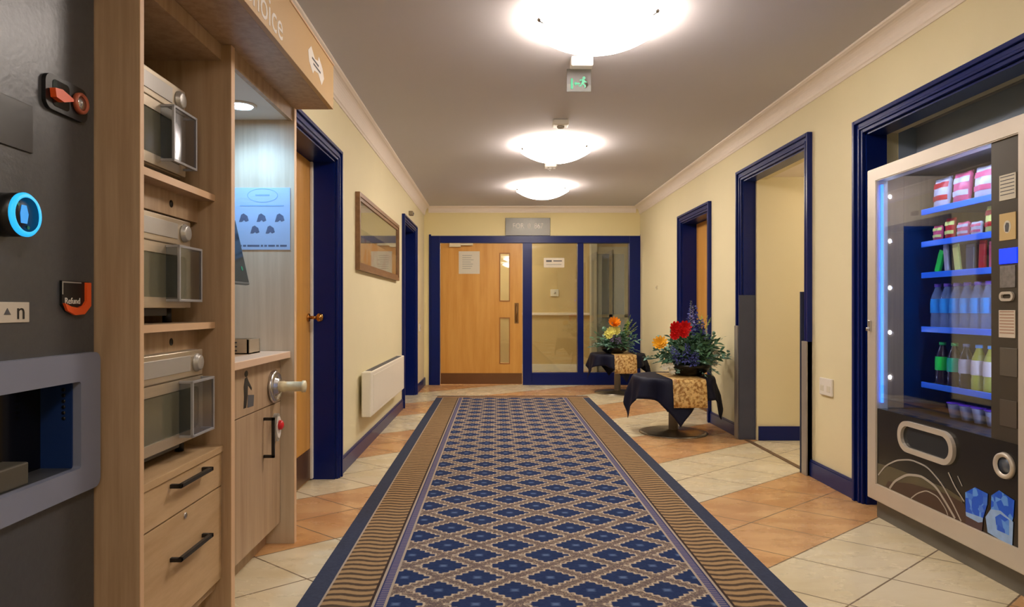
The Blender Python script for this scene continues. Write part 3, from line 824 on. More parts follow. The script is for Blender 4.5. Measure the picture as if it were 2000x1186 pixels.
# microwaves
def microwave(xf, z0, label):
    loc = (xf, 2.02, z0)
    t = thing('microwave', label, 'microwave', loc, 'stainless microwaves in the oak unit')
    y0, y1, z1 = 1.785, 2.250, z0 + .31
    b = new(); box(b, xf - .36, xf - .012, y0, y1, z0 + .02, z1, bev=.006); obj('body', b, 'inox', t)
    b = new(); box(b, xf - .012, xf, y0, y1, z1 - .085, z1, bev=.003); cp = obj('control_panel', b, 'inox', t)
    b = new(); box(b, xf, xf + .003, y0 + .02, y1 - .095, z1 - .066, z1 - .016, bev=.001); obj('display_band', b, 'silverband', cp)
    b = new(); lathe(b, [(0, 0), (.030, 0), (.030, .005), (.026, .006), (.0255, .014), (.020, .016), (0, .016)], (xf, y1 - .047, z1 - .042), RX, 24); obj('dial', b, 'silverband', cp)
    # door: frame around dark window
    yc, zc, W, H = (y0 + y1) / 2, (z0 + .022 + z1 - .088) / 2, y1 - y0, (z1 - .088) - (z0 + .022)
    b = new(); ring_prism(b, rrect(W, H, .004, 2), [(p * .88, q * .68) for p, q in rrect(W, H, .02, 2)], (xf - .012, yc, zc), RY, RZ, RX, .012)
    dr = obj('door', b, 'inox', t)
    b = new(); box(b, xf - .011, xf - .004, y0 + .02, y1 - .02, zc - H * .34, zc + H * .34); obj('window', b, 'darkglass', dr)
    # boxy clear handle with bright rims
    hy0, hy1, hx, ha, hb = 2.085, 2.238, xf + .044, z0 + .045, z0 + .215
    b = new()
    for y in (hy0, hy1):
        box(b, hx - .008, hx, y - .004, y + .004, ha, hb, bev=.001)
    for z in (ha, hb):
        box(b, xf, hx, hy0 - .004, hy0 + .004, z - .004, z + .004, bev=.001)
        box(b, xf, hx, hy1 - .004, hy1 + .004, z - .004, z + .004, bev=.001)
        box(b, hx - .008, hx, hy0, hy1, z - .004, z + .004, bev=.001)
    hd = obj('door_handle', b, 'rim', dr)
    b = new(); box(b, hx - .004, hx - .001, hy0 + .004, hy1 - .004, ha + .004, hb - .004)
    box(b, xf, hx - .008, hy0 - .002, hy0 + .001, ha + .004, hb - .004)
    obj('handle_guard', b, 'guard', dr)
    b = new()
    for y in (y0 + .04, y1 - .04):
        for x in (xf - .06, xf - .32): cyl(b, (x, y, z0 - .027), RZ, .014, .049, 14)
    obj('foot', b, 'black', t)['kind'] = 'stuff'
    b = new(); box(b, xf - .30, xf - .035, y0 + .03, y1 - .09, z0 - .004, z0 + .02, bev=.003); obj('base_tray', b, 'print_grey', t)
    return t
microwave(-1.050, 1.491, 'stainless microwave on the top shelf of the oak unit')
microwave(-1.033, 1.051, 'stainless microwave on the middle shelf of the oak unit')
microwave(-.992, .624, 'stainless microwave on the lowest level, above the drawers')

# cupboard with bin flap
t = thing('bin_cupboard', 'pale oak cupboard with litter flap and black door handle', 'cupboard', (-1.25, 2.68, 0))
b = new(); box(b, -1.585, -1.000, 2.340, 3.028, .098, .845); obj('carcass', b, 'oak', t)
b = new(); box(b, -1.585, -1.045, 2.340, 3.028, 0, .098); obj('plinth', b, 'oak', t)
b = new(); box(b, -.999, -.981, 2.342, 3.026, .652, .843, bev=.001); fl = obj('bin_flap', b, 'oak', t)
b = new(); box(b, -.999, -.981, 2.342, 3.026, .100, .648, bev=.001); cd = obj('cupboard_door', b, 'oak', t)
# litter symbol: a figure dropping rubbish into a basket
b = new(); o0 = (-.981, 2.62, .745)
prism(b, ellipse(.018, .013, 12), (-.981, 2.612, .814), RY, RZ, RX, .001)
prism(b, [(-.034, .020), (-.022, .052), (0, .056), (.014, .040), (.052, .006), (.046, -.002), (.010, .022), (.006, -.018), (-.010, -.064), (-.036, -.064), (-.030, -.020)], o0, RY, RZ, RX, .001)
obj('litter_figure', b, 'black', fl)
b = new(); prism(b, [(.010, -.016), (.074, -.024), (.068, -.068), (.004, -.066)], (-.9805, 2.62, .745), RY, RZ, RX, .001); obj('litter_basket', b, 'print_grey', fl)
b = new(); hy = 2.81
box(b, -.981, -.935, hy - .006, hy + .006, .598, .610, bev=.001); box(b, -.981, -.935, hy - .006, hy + .006, .440, .452, bev=.001); box(b, -.947, -.935, hy - .006, hy + .006, .440, .610, bev=.001)
obj('door_handle', b, 'black', cd)
bm = new(); box(bm, -1.585, -.935, 2.340, 3.028, .847, .877, bev=.003)
single('worktop', bm, plain('pinkish oak laminate', (228, 196, 168), .3, var=.05, scale=6, stretch=(3, 1, 3)), 'pale laminate worktop on the bin cupboard', 'worktop', (-1.25, 2.68, .847))
# round fitting with cream cylinder and the red knob beneath
t = thing('dispenser_spout', 'chrome disc fitting with a cream cylinder sticking out of the cupboard', 'dispenser', (-.981, 2.925, .735))
b = new(); lathe(b, [(0, 0), (.070, 0), (.073, .012), (.060, .022), (.056, .014), (.036, .014), (.034, .028), (0, .028)], (-.981, 2.925, .728), RX, 36); obj('flange', b, 'chrome', t)
b = new(); lathe(b, [(0, .02), (.022, .02), (.024, .05), (.022, .052), (.022, .128), (.026, .130), (.026, .142), (0, .142)], (-.981, 2.925, .728), RX, 28); obj('cylinder', b, 'cream', t)
t = thing('push_button', 'red round button on a grey oval plate beside the cupboard handle', 'button', (-.981, 2.945, .545))
b = new(); prism(b, ellipse(.034, .062, 30), (-.981, 2.945, .545), RY, RZ, RX, .018); obj('plate', b, 'silverband', t)
b = new(); prism(b, ellipse(.027, .048, 30), (-.963, 2.945, .545), RY, RZ, RX, .004); obj('dial_face', b, 'print_white', t)
b = new(); lathe(b, [(0, 0), (.022, 0), (.020, .012), (.010, .018), (0, .019)], (-.959, 2.945, .555), RX, 24); obj('button', b, 'red', t)

# end panel and back board of the counter niche
t = thing('end_panel', 'tall oak end panel of the kiosk, lit by the downlight', 'panel', (-1.25, 3.045, 0))
b = new(); box(b, -1.60, XF - .002, 3.030, 3.060, 0, 1.985); obj('panel', b, wood('pale limed oak', (214, 198, 176), (196, 178, 154)), t)
b = new(); box(b, XF - .002, XF, 3.030, 3.060, 0, 1.985); obj('edging', b, 'oakedge', t)
bm = new(); box(bm, -1.60, -1.586, 2.340, 3.028, .85, 1.93)
single('back_board', bm, wood('niche oak', (210, 192, 166), (190, 170, 142)), 'oak board behind the worktop niche', 'panel', (-1.59, 2.68, .85))
# poster
t = thing('poster', 'pale blue poster with five small product pictures on the end panel', 'poster', (-1.062, 3.028, 1.338))
yp = 3.0265
b = new(); box(b, -1.190, -.937, yp, 3.0298, 1.338, 1.620); obj('sheet', b, 'paperblue', t)
b = new(); ring_prism(b, ellipse(.070, .032), ellipse(.067, .029), (-1.062, yp, 1.585), RX, RZ, (0, -1, 0), .0006)
box(b, -1.165, -.965, yp - .0006, yp, 1.535, 1.541); box(b, -1.095, -1.03, yp - .0006, yp, 1.583, 1.590)
obj('faint_print', b, 'printfaint', t)
b = new()
def blob(cx, cz, s):
    prism(b, [(-.022 * s, -.018 * s), (-.012 * s, .016 * s), (0, .022 * s), (.018 * s, .010 * s), (.024 * s, -.012 * s), (.010 * s, -.018 * s), (.002, -.010 * s), (-.008 * s, -.018 * s)], (cx, yp, cz), RX, RZ, (0, -1, 0), .0006)
for cx in (-1.148, -1.068, -.985): blob(cx, 1.482, .95)
for cx in (-1.098, -1.028): blob(cx, 1.428, .9)
obj('picture', b, 'printblue', t)['kind'] = 'stuff'
b = new(); x = -1.165
for wd in (.008, .014, .055, .01, .012, .03, .012, .03):
    box(b, x, x + wd, yp - .0006, yp, 1.352, 1.360); x += wd + .006
obj('caption', b, 'printblue', t)
# steel rack on the worktop
t = thing('sachet_rack', 'low stainless slatted rack at the back of the worktop', 'rack', (-1.15, 2.86, .877))
b = new(); box(b, -1.25, -1.040, 2.80, 2.805, .8785, .940); box(b, -1.25, -1.040, 2.925, 2.93, .8785, .940)
box(b, -1.25, -1.24, 2.80, 2.93, .877, .940); box(b, -1.05, -1.040, 2.80, 2.93, .877, .940, bev=.001); box(b, -1.25, -1.04, 2.80, 2.93, .877, .883)
obj('tray', b, 'inox', t)
b = new()
for k in range(3): box(b, -1.23, -1.09, 2.797, 2.801, .890 + k * .017, .896 + k * .017)
obj('slot', b, 'print_grey', t)['kind'] = 'stuff'
# tilted touch screen on a foot
t = thing('touch_screen', 'dark tilted touch screen on the worktop, mostly behind the oak divider', 'screen', (-1.20, 2.72, .877))
R_ = Matrix.Translation((-1.083, 2.70, 1.29)) @ Matrix.Rotation(math.radians(-12.5), 4, 'Y')
b = new(); box(b, -.012, .006, -.14, .14, -.122, .16, bev=.003, mtx=R_); obj('case', b, plain('grey screen case', (90, 98, 104), .4), t)
b = new(); box(b, .006, .0075, -.13, .13, -.112, .15, mtx=R_); sc = obj('display', b, plain('screen glass', (30, 40, 44), .15), t)
b = new(); prism(b, ellipse(.010, .010, 14), R_ @ Vector((.0076, .085, -.055)), R_.to_3x3() @ RY, R_.to_3x3() @ RZ, R_.to_3x3() @ RX, .001)
obj('green_icon', b, 'green_lit', sc)
b = new(); box(b, -1.36, -1.12, 2.62, 2.78, .877, .889, bev=.003); tube(b, [(-1.24, 2.70, .885), (-1.24, 2.70, 1.20), (-1.11, 2.70, 1.28)], .016, 12); obj('stand', b, 'black', t)

# canopy
t = thing('kiosk_canopy', 'oak canopy over the kiosk with tan fascia and white lettering', 'canopy', (-.85, 1.7, 1.986))
b = new(); box(b, -.768, -.748, .45, 3.06, 1.986, 2.185, bev=.001); fa = obj('fascia', b, 'fascia', t)
b = new(); box(b, -.772, -.744, .45, 3.062, 2.185, 2.193, bev=.001); obj('top_edging', b, 'oakedge', t)
b = new(); box(b, -1.60, -.768, .45, 3.06, 1.986, 2.01); obj('soffit', b, 'oak', t)
b = new(); box(b, -.945, -.927, .45, 3.029, 1.925, 1.986) if False else box(b, -.945, -.927, 2.339, 3.029, 1.925, 1.986); obj('header', b, 'oak', t)
b = new(); box(b, -1.60, -.945, 2.339, 3.029, 1.930, 1.986); obj('niche_ceiling', b, plain('white niche board', (222, 220, 216), .5), t)
text('lettering', 'Choice', .135, (-.7475, 2.335, 2.045), RY, RZ, 'print_white', t, align='RIGHT', sx=1.0)
b = new(); prism(b, [(-.118, .020), (-.075, .052), (-.020, .020), (.030, .030), (.040, .052), (.100, .022), (.125, -.012), (.086, -.052), (.030, -.022), (-.028, -.030), (-.050, -.050), (-.104, -.020)],
                 (-.748, 2.765, 2.080), RY, RZ, RX, .001); lg = obj('emblem', b, 'print_white', t)
b = new(); box(b, -.7465, -.746, 2.70, 2.80, 2.085, 2.093); box(b, -.7465, -.746, 2.72, 2.83, 2.068, 2.076); obj('emblem_print', b, 'print_grey', lg)
b = new(); lathe(b, [(.052, 0), (.066, 0), (.066, -.005), (.052, -.007)], (-1.079, 2.81, 1.930), RZ, 28, close=False); dlr = obj('downlight', b, 'white', t)
b = new(); lathe(b, [(0, -.003), (.052, -.003), (.052, -.001), (0, -.001)], (-1.079, 2.81, 1.930), RZ, 28); obj('lens', b, 'downlight', dlr)
ld = bpy.data.lights.new('downlight_lamp', 'SPOT'); ld.energy = 9; ld.color = (.36, .66, 1.0); ld.spot_size = math.radians(150); ld.spot_blend = .8; ld.shadow_soft_size = .035
lo = bpy.data.objects.new('downlight_lamp', ld); COL.objects.link(lo); lo.parent = t; lo.location = Vector((-1.079, 2.81, 1.918)) - wloc(t)

# ================================================================ LEFT WALL THINGS
t = thing('picture_frame', 'wide wooden framed print on the left wall above the heater', 'picture', (XL, 5.76, 1.35))
fy0, fy1, fz0, fz1 = 4.77, 6.72, 1.35, 1.91
b = new(); W, H = fy1 - fy0, fz1 - fz0
for o_, i_, x_, th in ((0, .03, XL + .0, .034), (.03, .055, XL, .026)):
    ring_prism(b, [(-W / 2 + o_, -H / 2 + o_), (W / 2 - o_, -H / 2 + o_), (W / 2 - o_, H / 2 - o_), (-W / 2 + o_, H / 2 - o_)],
               [(-W / 2 + i_, -H / 2 + i_), (W / 2 - i_, -H / 2 + i_), (W / 2 - i_, H / 2 - i_), (-W / 2 + i_, H / 2 - i_)], (x_, (fy0 + fy1) / 2, (fz0 + fz1) / 2), RY, RZ, RX, th)
obj('frame', b, wood('walnut frame', (150, 112, 76), (122, 88, 58), stretch=(20, 3, 20)), t)
b = new(); box(b, XL, XL + .012, fy0 + .05, fy1 - .05, fz0 + .05, fz1 - .05); obj('print', b, 'art', t)
b = new(); box(b, XL + .016, XL + .018, fy0 + .05, fy1 - .05, fz0 + .05, fz1 - .05); obj('glazing', b, 'artglass', t)

t = thing('panel_heater', 'cream wall panel heater low on the left wall under the picture', 'heater', (XL, 5.75, .27))
hy0, hy1, hz0, hz1 = 4.86, 6.62, .275, .605
b = new(); box(b, XL + .025, XL + .095, hy0, hy1, hz0, hz1, bev=.008); obj('casing', b, 'heater', t)
b = new(); box(b, XL + .0945, XL + .0975, hy0 + .10, hy1 - .10, hz0 + .03, hz1 - .03, bev=.002); obj('front_panel', b, 'heater', t)
b = new()
for k in range(22): box(b, XL + .035, XL + .085, hy0 + .10 + k * .072, hy0 + .155 + k * .072, hz1 - .001, hz1 + .0015)
obj('top_grille', b, 'print_grey', t)
b = new(); box(b, XL, XL + .025, hy0 + .2, hy0 + .24, hz0 + .03, hz1 - .03); box(b, XL, XL + .025, hy1 - .24, hy1 - .2, hz0 + .03, hz1 - .03); obj('wall_bracket', b, 'white', t)

t = thing('wall_sensor', 'small grey sensor on the left wall above the far doorway', 'sensor', (XL, 7.72, 2.16))
b = new(); box(b, XL, XL + .05, 7.68, 7.76, 2.15, 2.20, bev=.006); obj('housing', b, plain('taupe plastic', (150, 136, 112)), t)
b = new(); lathe(b, [(0, 0), (.014, 0), (.010, .006), (0, .008)], (XL + .05, 7.72, 2.172), RX, 14); obj('lens', b, 'print_grey', t)
t = thing('light_switch', 'small wall switch between the far left doorway and the corner', 'switch', (XL, 8.75, .80))
b = new(); box(b, XL, XL + .012, 8.70, 8.79, .77, .86, bev=.003); obj('plate', b, 'white', t)
b = new(); box(b, XL + .012, XL + .016, 8.735, 8.755, .80, .83, bev=.001); obj('rocker', b, 'silverband', t)

# ================================================================ RIGHT WALL THINGS
t = thing('wall_socket', 'white double socket plate between open doorway and vending machine', 'socket', (XR, 4.06, .55))
b = new(); box(b, XR - .013, XR, 3.985, 4.135, .540, .645, bev=.004); obj('plate', b, 'white', t)
b = new()
for y in (4.02, 4.10): box(b, XR - .0145, XR - .013, y - .022, y + .022, .565, .60, bev=.0005)
obj('socket_cover', b, 'paper', t)
t = thing('door_latch', 'small brass latch on the near jamb of the open doorway', 'latch', (XR + .03, 4.345, 1.335))
b = new(); box(b, XR + .02, XR + .06, 4.342, 4.350, 1.315, 1.36, bev=.001); obj('plate', b, 'bronze', t)
b = new(); cyl(b, (XR + .04, 4.350, 1.338), RY, .008, .03, 12, bev=.002); obj('bolt', b, 'bronze', t)
t = thing('wall_button', 'tiny white call button on the right wall near the far corner', 'button', (XR, 8.35, 1.33))
b = new(); box(b, XR - .012, XR, 8.33, 8.37, 1.31, 1.36, bev=.003); obj('plate', b, 'cream', t)
b = new(); cyl(b, (XR - .012, 8.35, 1.335), (-1, 0, 0), .008, .004, 12); obj('knob', b, 'silverband', t)

# ================================================================ VENDING MACHINE
XV = 1.920
VY0, VY1, VZ0, VZ1 = 2.345, 3.445, .098, 1.782
GY0, GY1, GZ0, GZ1 = 2.452, 3.366, .186, 1.715       # clear opening of the door frame
COLY = 2.597                                           # edge of selection column
PZ = .566                                             # top of the black lower panel
t = thing('vending_machine', 'glass fronted vending machine with silver frame in the right alcove', 'vending machine', (2.3, 2.9, 0))
b = new()
box(b, XV + .06, 2.78, VY0, VY0 + .03, VZ0, VZ1); box(b, XV + .06, 2.78, VY1 - .03, VY1, VZ0, VZ1)
box(b, XV + .06, 2.78, VY0 + .03, VY1 - .03, VZ1 - .03, VZ1); box(b, 2.75, 2.78, VY0 + .03, VY1 - .03, VZ0, VZ1 - .03)
box(b, XV + .06, 2.78, VY0 + .03, VY1 - .03, VZ0, VZ0 + .03)
obj('cabinet', b, plain('charcoal cabinet', (52, 54, 58), .5), t)
b = new(); Wv, Hv = VY1 - VY0, VZ1 - VZ0; yc, zc = (VY0 + VY1) / 2, (VZ0 + VZ1) / 2
ring_prism(b, [(VY0 - yc, VZ0 - zc), (VY1 - yc, VZ0 - zc), (VY1 - yc, VZ1 - zc), (VY0 - yc, VZ1 - zc)], [(GY0 - yc, GZ0 - zc), (GY1 - yc, GZ0 - zc), (GY1 - yc, GZ1 - zc), (GY0 - yc, GZ1 - zc)],
           (XV, yc, zc), RY, RZ, RX, .06)
bmesh.ops.bevel(b, geom=[e for e in b.edges if abs(e.verts[0].co.x - XV) < 1e-5 and abs(e.verts[1].co.x - XV) < 1e-5 and (len(set(round(v.co.z, 3) for v in e.verts)) == 1 or len(set(round(v.co.y, 3) for v in e.verts)) == 1)],
                offset=.004, segments=2, affect='EDGES')
df = obj('door_frame', b, 'silverframe', t)
b = new(); box(b, XV - .010, XV, 3.402, 3.422, .955, 1.01, bev=.002); cyl(b, (XV - .010, 3.412, .965), (-1, 0, 0), .010, .012, 14, bev=.002); obj('door_lock', b, 'chrome', df)
b = new(); box(b, 1.96, 2.76, VY0 + .01, VY1 - .02, 0, VZ0); obj('plinth', b, 'plinth', t)
b = new(); box(b, XV + .014, XV + .018, COLY, GY1, PZ, GZ1); obj('glass', b, 'vglass', t)
# selection column
b = new(); box(b, XV + .012, XV + .20, GY0 - .002, COLY, PZ, GZ1 + .002); sc = obj('selection_column', b, 'vdark', t)
def card(name, ya, yb, za, zb, m, th=.003): 
    q = new(); box(q, XV + .012 - th, XV + .012, ya, yb, za, zb, bev=.0008); return obj(name, q, m, sc)
def vy(px): return F * (XV + .01) / (px - PX)
def vz(px, py): return CH + (PY - py) * (XV + .01) / (px - PX)
ya, yb = vy(1984), vy(1952)
c1 = card('notice_card', ya, yb, vz(1968, 390), vz(1968, 340), 'paper')
q = new()
for k in range(6): box(q, XV + .0083, XV + .009, ya + .006, yb - .006, vz(1968, 380) + k * .0135, vz(1968, 380) + k * .0135 + .003)
obj('printed_lines', q, 'print_grey', t)
c2 = card('portrait_card', ya, yb, vz(1968, 469), vz(1968, 416), plain('sand card', (206, 178, 120)))
q = new(); prism(q, ellipse(.018, .024, 20), (XV + .009, (ya + yb) / 2, vz(1968, 443)), RY, RZ, (-1, 0, 0), .0006); obj('portrait_oval', q, 'paper', t)
q = new(); prism(q, [(-.006, -.020), (.008, -.018), (.010, .004), (.004, .016), (-.008, .014), (-.010, .002)], (XV + .0083, (ya + yb) / 2, vz(1968, 443)), RY, RZ, (-1, 0, 0), .0006); obj('portrait_figure', q, 'print_grey', t)
card('display_screen', vy(1987), vy(1952), vz(1968, 515), vz(1968, 485), 'bluescreen', .004)
card('keypad', vy(1983), vy(1953), vz(1968, 562), vz(1968, 519), plain('worn grey keypad', (128, 124, 122), .4, .2, var=.5, scale=60))
q = new(); ring_prism(q, rrect(.068, .036, .017), rrect(.048, .016, .007), (XV + .012, (vy(1985) + vy(1950)) / 2, vz(1968, 579)), RY, RZ, (-1, 0, 0), .008); obj('coin_slot', q, 'silverframe', t)
c3 = card('instruction_card', vy(1983), vy(1951), vz(1968, 660), vz(1968, 606), plain('cream card', (214, 204, 186)))
q = new()
for k in range(8): box(q, XV + .0083, XV + .009, vy(1983) + .005, vy(1951) - .005, vz(1968, 652) + k * .0115, vz(1968, 652) + k * .0115 + .005)
obj('instruction_lines', q, plain('pinkish print', (178, 146, 124)), t)
card('card_reader', vy(1987), vy(1953), vz(1968, 735), vz(1968, 680), plain('grey reader', (92, 86, 78), .3))
card('note_acceptor', vy(1986), vy(1953), vz(1968, 834), vz(1968, 782), plain('brown grey reader', (84, 76, 68), .3))
# lower panel, pick-up slot, coin return
b = new(); box(b, XV + .008, XV + .05, GY0 - .002, GY1 + .002, GZ0 - .002, PZ); lp = obj('lower_panel', b, 'vpanel', t)
b = new(); ycp, zcp = (3.172 + 2.79) / 2, .472
ring_prism(b, rrect(.385, .145, .070, 8), rrect(.335, .100, .049, 8), (XV + .008, ycp, zcp), RY, RZ, (-1, 0, 0), .016); obj('pickup_ring', b, 'silverframe', lp)
b = new(); prism(b, rrect(.337, .102, .049, 8), (XV + .0085, ycp, zcp), RY, RZ, (-1, 0, 0), .002); obj('pickup_flap', b, plain('smoked flap', (42, 46, 48), .12), lp)
b = new(); lathe(b, [(.032, 0), (.051, 0), (.048, .012), (.040, .014), (.032, .006)], (XV + .008, 2.520, .475), (-1, 0, 0), 30, close=False); obj('coin_return_ring', b, 'silverframe', lp)
b = new(); lathe(b, [(0, 0), (.034, 0), (.034, .003), (0, .003)], (XV + .008, 2.520, .475), (-1, 0, 0), 26); obj('coin_return_cup', b, plain('grey steel cup', (110, 120, 136), .3, .5), lp)
# printed picture under the slot: brown ground, silver arcs, two blue iced drinks
xg = XV + .0075
def py2(px, py): return vy(px), vz(px, py)
def poly(pts, m, name, lift=0.0, parent=lp):
    q = new(); P_ = [(F * xg / (a - PX), CH + (PY - bb) * xg / (a - PX)) for a, bb in pts]
    P_ = [(min(max(a, GY0), GY1), max(c, GZ0)) for a, c in P_]
    prism(q, P_, (xg - lift, 0, 0), RY, RZ, (-1, 0, 0), .0006); return obj(name, q, m, parent)
poly([(1714, 905), (1740, 912), (1800, 935), (1850, 955), (1880, 975), (1880, 1028), (1714, 945)], 'oliveprint', 'print_ground')
poly([(1735, 940), (1780, 945), (1850, 965), (1885, 985), (1890, 1034), (1730, 950)], 'brownprint', 'print_ground', .0007)
def arc(pts, wd, name='print_arc'):
    q = new(); P_ = [Vector((xg - .0012, F * xg / (a - PX), max(CH + (PY - bb) * xg / (a - PX), GZ0 + .003))) for a, bb in pts]
    P3 = []
    for i in range(len(P_) - 1):
        for k in range(6): P3.append(P_[i].lerp(P_[i + 1], k / 6))
    P3.append(P_[-1])
    for _ in range(3):
        P3 = [P3[0]] + [(P3[i - 1] + P3[i] * 2 + P3[i + 1]) / 4 for i in range(1, len(P3) - 1)] + [P3[-1]]
    tt = new()
    prev = None
    for i, p in enumerate(P3):
        tg = (P3[min(i + 1, len(P3) - 1)] - P3[max(i - 1, 0)]).normalized(); sd = tg.cross(RX).normalized() * wd
        cur = (tt.verts.new(p + sd), tt.verts.new(p - sd), tt.verts.new(p + sd - RX * .0008), tt.verts.new(p - sd - RX * .0008))
        if prev:
            tt.faces.new((prev[2], prev[3], cur[3], cur[2])); tt.faces.new((prev[0], prev[2], cur[2], cur[0])); tt.faces.new((prev[1], prev[3], cur[3], cur[1]))
        prev = cur
    merge(q, tt)
    obj(name, q, 'silverband', lp)
arc([(1716, 928), (1730, 910), (1752, 899), (1780, 898), (1812, 912), (1840, 945), (1862, 985), (1878, 1024)], .0035)
arc([(1738, 957), (1748, 940), (1772, 927), (1800, 930), (1828, 950), (1848, 982), (1866, 1017)], .0055)
arc([(1780, 978), (1792, 964), (1810, 958), (1832, 970), (1848, 995), (1852, 1010)], .0025)
arc([(1853, 923), (1865, 950), (1884, 980)], .003)
arc([(1871, 930), (1880, 950)], .002)
poly([(1886, 962), (1905, 952), (1930, 965), (1929, 985), (1921, 1012), (1887, 1000)], 'cupblue', 'print_drink', .0012)
poly([(1887, 1000), (1921, 1012), (1919, 1040), (1887, 1025)], 'cuphead', 'print_drink', .0014)
poly([(1887, 1000), (1921, 1012), (1920, 1020), (1912, 1021), (1888, 1008)], 'cuplight', 'print_drink', .0018)
poly([(1937, 968), (1952, 958), (1982, 978), (1980, 1010), (1976, 1025), (1936, 1003)], 'cupblue', 'print_drink', .0012)
poly([(1926, 1010), (1936, 995), (1955, 998), (1980, 1020), (1978, 1070), (1955, 1058), (1930, 1040)], 'cuplight', 'print_drink', .0016)
poly([(1945, 1010), (1955, 1004), (1972, 1016), (1972, 1046), (1948, 1035)], 'cupblue', 'print_drink', .0020)
# inside: linings with glass reflections painted in, led strips, shelves
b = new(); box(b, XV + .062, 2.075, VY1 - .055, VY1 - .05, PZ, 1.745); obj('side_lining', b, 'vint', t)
b = new(); box(b, 2.075, 2.74, VY1 - .058, VY1 - .05, PZ, 1.49); obj('inner_panel', b, 'vintblue', t)  # dark reflection in the glass, built as a navy panel
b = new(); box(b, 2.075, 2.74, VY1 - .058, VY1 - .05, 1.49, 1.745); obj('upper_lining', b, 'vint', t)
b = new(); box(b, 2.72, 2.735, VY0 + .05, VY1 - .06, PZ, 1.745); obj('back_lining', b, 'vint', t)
b = new(); box(b, XV + .062, 2.74, VY0 + .05, VY1 - .06, PZ - .02, PZ - .006); obj('delivery_floor', b, plain('brown steel', (70, 56, 52), .3, .4), t)
b = new(); box(b, XV + .022, XV + .032, GY1 - .012, GY1 - .004, PZ + .03, GZ1 - .02); obj('led_strip', b, 'ledblue', t)
b = new(); box(b, XV + .066, XV + .078, COLY + .02, GY1 - .10, GZ1 + .012, GZ1 + .020); obj('led_strip', b, 'led', t)
b = new(); box(b, 2.045, 2.055, COLY - .005, COLY + .004, PZ + .03, GZ1 - .02); obj('led_strip', b, 'led', t)
for z in (1.64, 1.414, 1.176, .949, .721):
    b = new(); prism(b, ellipse(.0065, .009, 14), (2.005, VY1 - .0556, z), RX, RZ, (0, -1, 0), .002); obj('led_spot', b, 'led', t)
SX = 2.120
SH = [1.554, 1.395, 1.242, .976, .702]
for z in SH:
    b = new(); box(b, SX, 2.70, 2.62, 3.30, z - .008, z, bev=.001); sh = obj('shelf', b, plain('shelf steel', (150, 160, 180), .35, .6), t)
    b = new(); box(b, SX - .010, SX, 2.62, 3.305, z - .022, z + .006, bev=.002); obj('price_strip', b, 'shelfblue', sh)
b = new(); box(b, SX - .02, 2.70, 2.62, 3.30, .548, .560, bev=.001); obj('bottom_tray', b, plain('tray steel', (84, 70, 66), .3, .4), t)

# products
def bottle_proto(loc, label, group, body, cap, lab, kind, h=.215):
    t = thing('drink_bottle', label, 'bottle', loc, group); r = .031
    b = new(); lathe(b, [(0, 0), (r * .9, 0), (r, .008), (r, .05), (r * .93, .06), (r, .07), (r, h * .58), (r * .9, h * .70), (r * .5, h * .86), (.012, h * .92), (.012, h * .95)], loc, RZ, 18)
    obj('bottle', b, body, t)
    b = new(); lathe(b, [(0, h * .93), (.0145, h * .93), (.0145, h), (0, h)], loc, RZ, 14); obj('cap', b, cap, t)
    b = new(); lathe(b, [(r * 1.02, h * .34), (r * 1.03, h * .35), (r * 1.03, h * .58), (r * .96, h * .66)], loc, RZ, 18, close=False); obj('label', b, lab, t)
    return t
names6 = ['leftmost', 'second', 'third', 'fourth', 'fifth', 'sixth', 'seventh']
w0 = None
for k in range(7):
    y = 3.262 - k * .068; loc = (SX + .045, y, SH[3]); lb = f'clear blue water bottle on the fourth shelf, {names6[k]} from the left of its front row'
    if w0 is None: w0 = bottle_proto(loc, lb, 'water bottles in the vending machine', 'water', 'capviolet', 'waterlabel', 0)
    else: dup(w0, loc, lb)
w1 = None
for k in range(6):
    y = 3.262 - k * .068; loc = (SX + .118, y, SH[3])
    dup(w0, loc, f'water bottle of the second row, behind the {names6[k]} front water bottle', 'water bottles of the back row')
bottle_proto((SX + .05, 3.235, SH[4]), 'dark bottle with bright green label, far left of the fifth shelf', None, 'cola', 'capgreen', 'lime', 0, .205)
bottle_proto((SX + .05, 3.150, SH[4]), 'dark bottle with teal label on the fifth shelf', None, 'cola', 'capgreen', 'teal', 0, .205)
bottle_proto((SX + .05, 3.070, SH[4]), 'dark cola bottle with pale blue label and cap on the fifth shelf', None, 'cola', 'water', 'packwhite', 0, .205)
l0 = bottle_proto((SX + .05, 2.990, SH[4]), 'yellow lemonade bottle on the fifth shelf, left one of two', 'lemonade bottles', 'lemonade', 'waterlabel', 'labelred', 0, .205)
dup(l0, (SX + .05, 2.915, SH[4]), 'yellow lemonade bottle on the fifth shelf, right one of two')
dup(l0, (SX + .05, 2.840, SH[4]), 'yellow lemonade bottle on the fifth shelf beside the dark column')

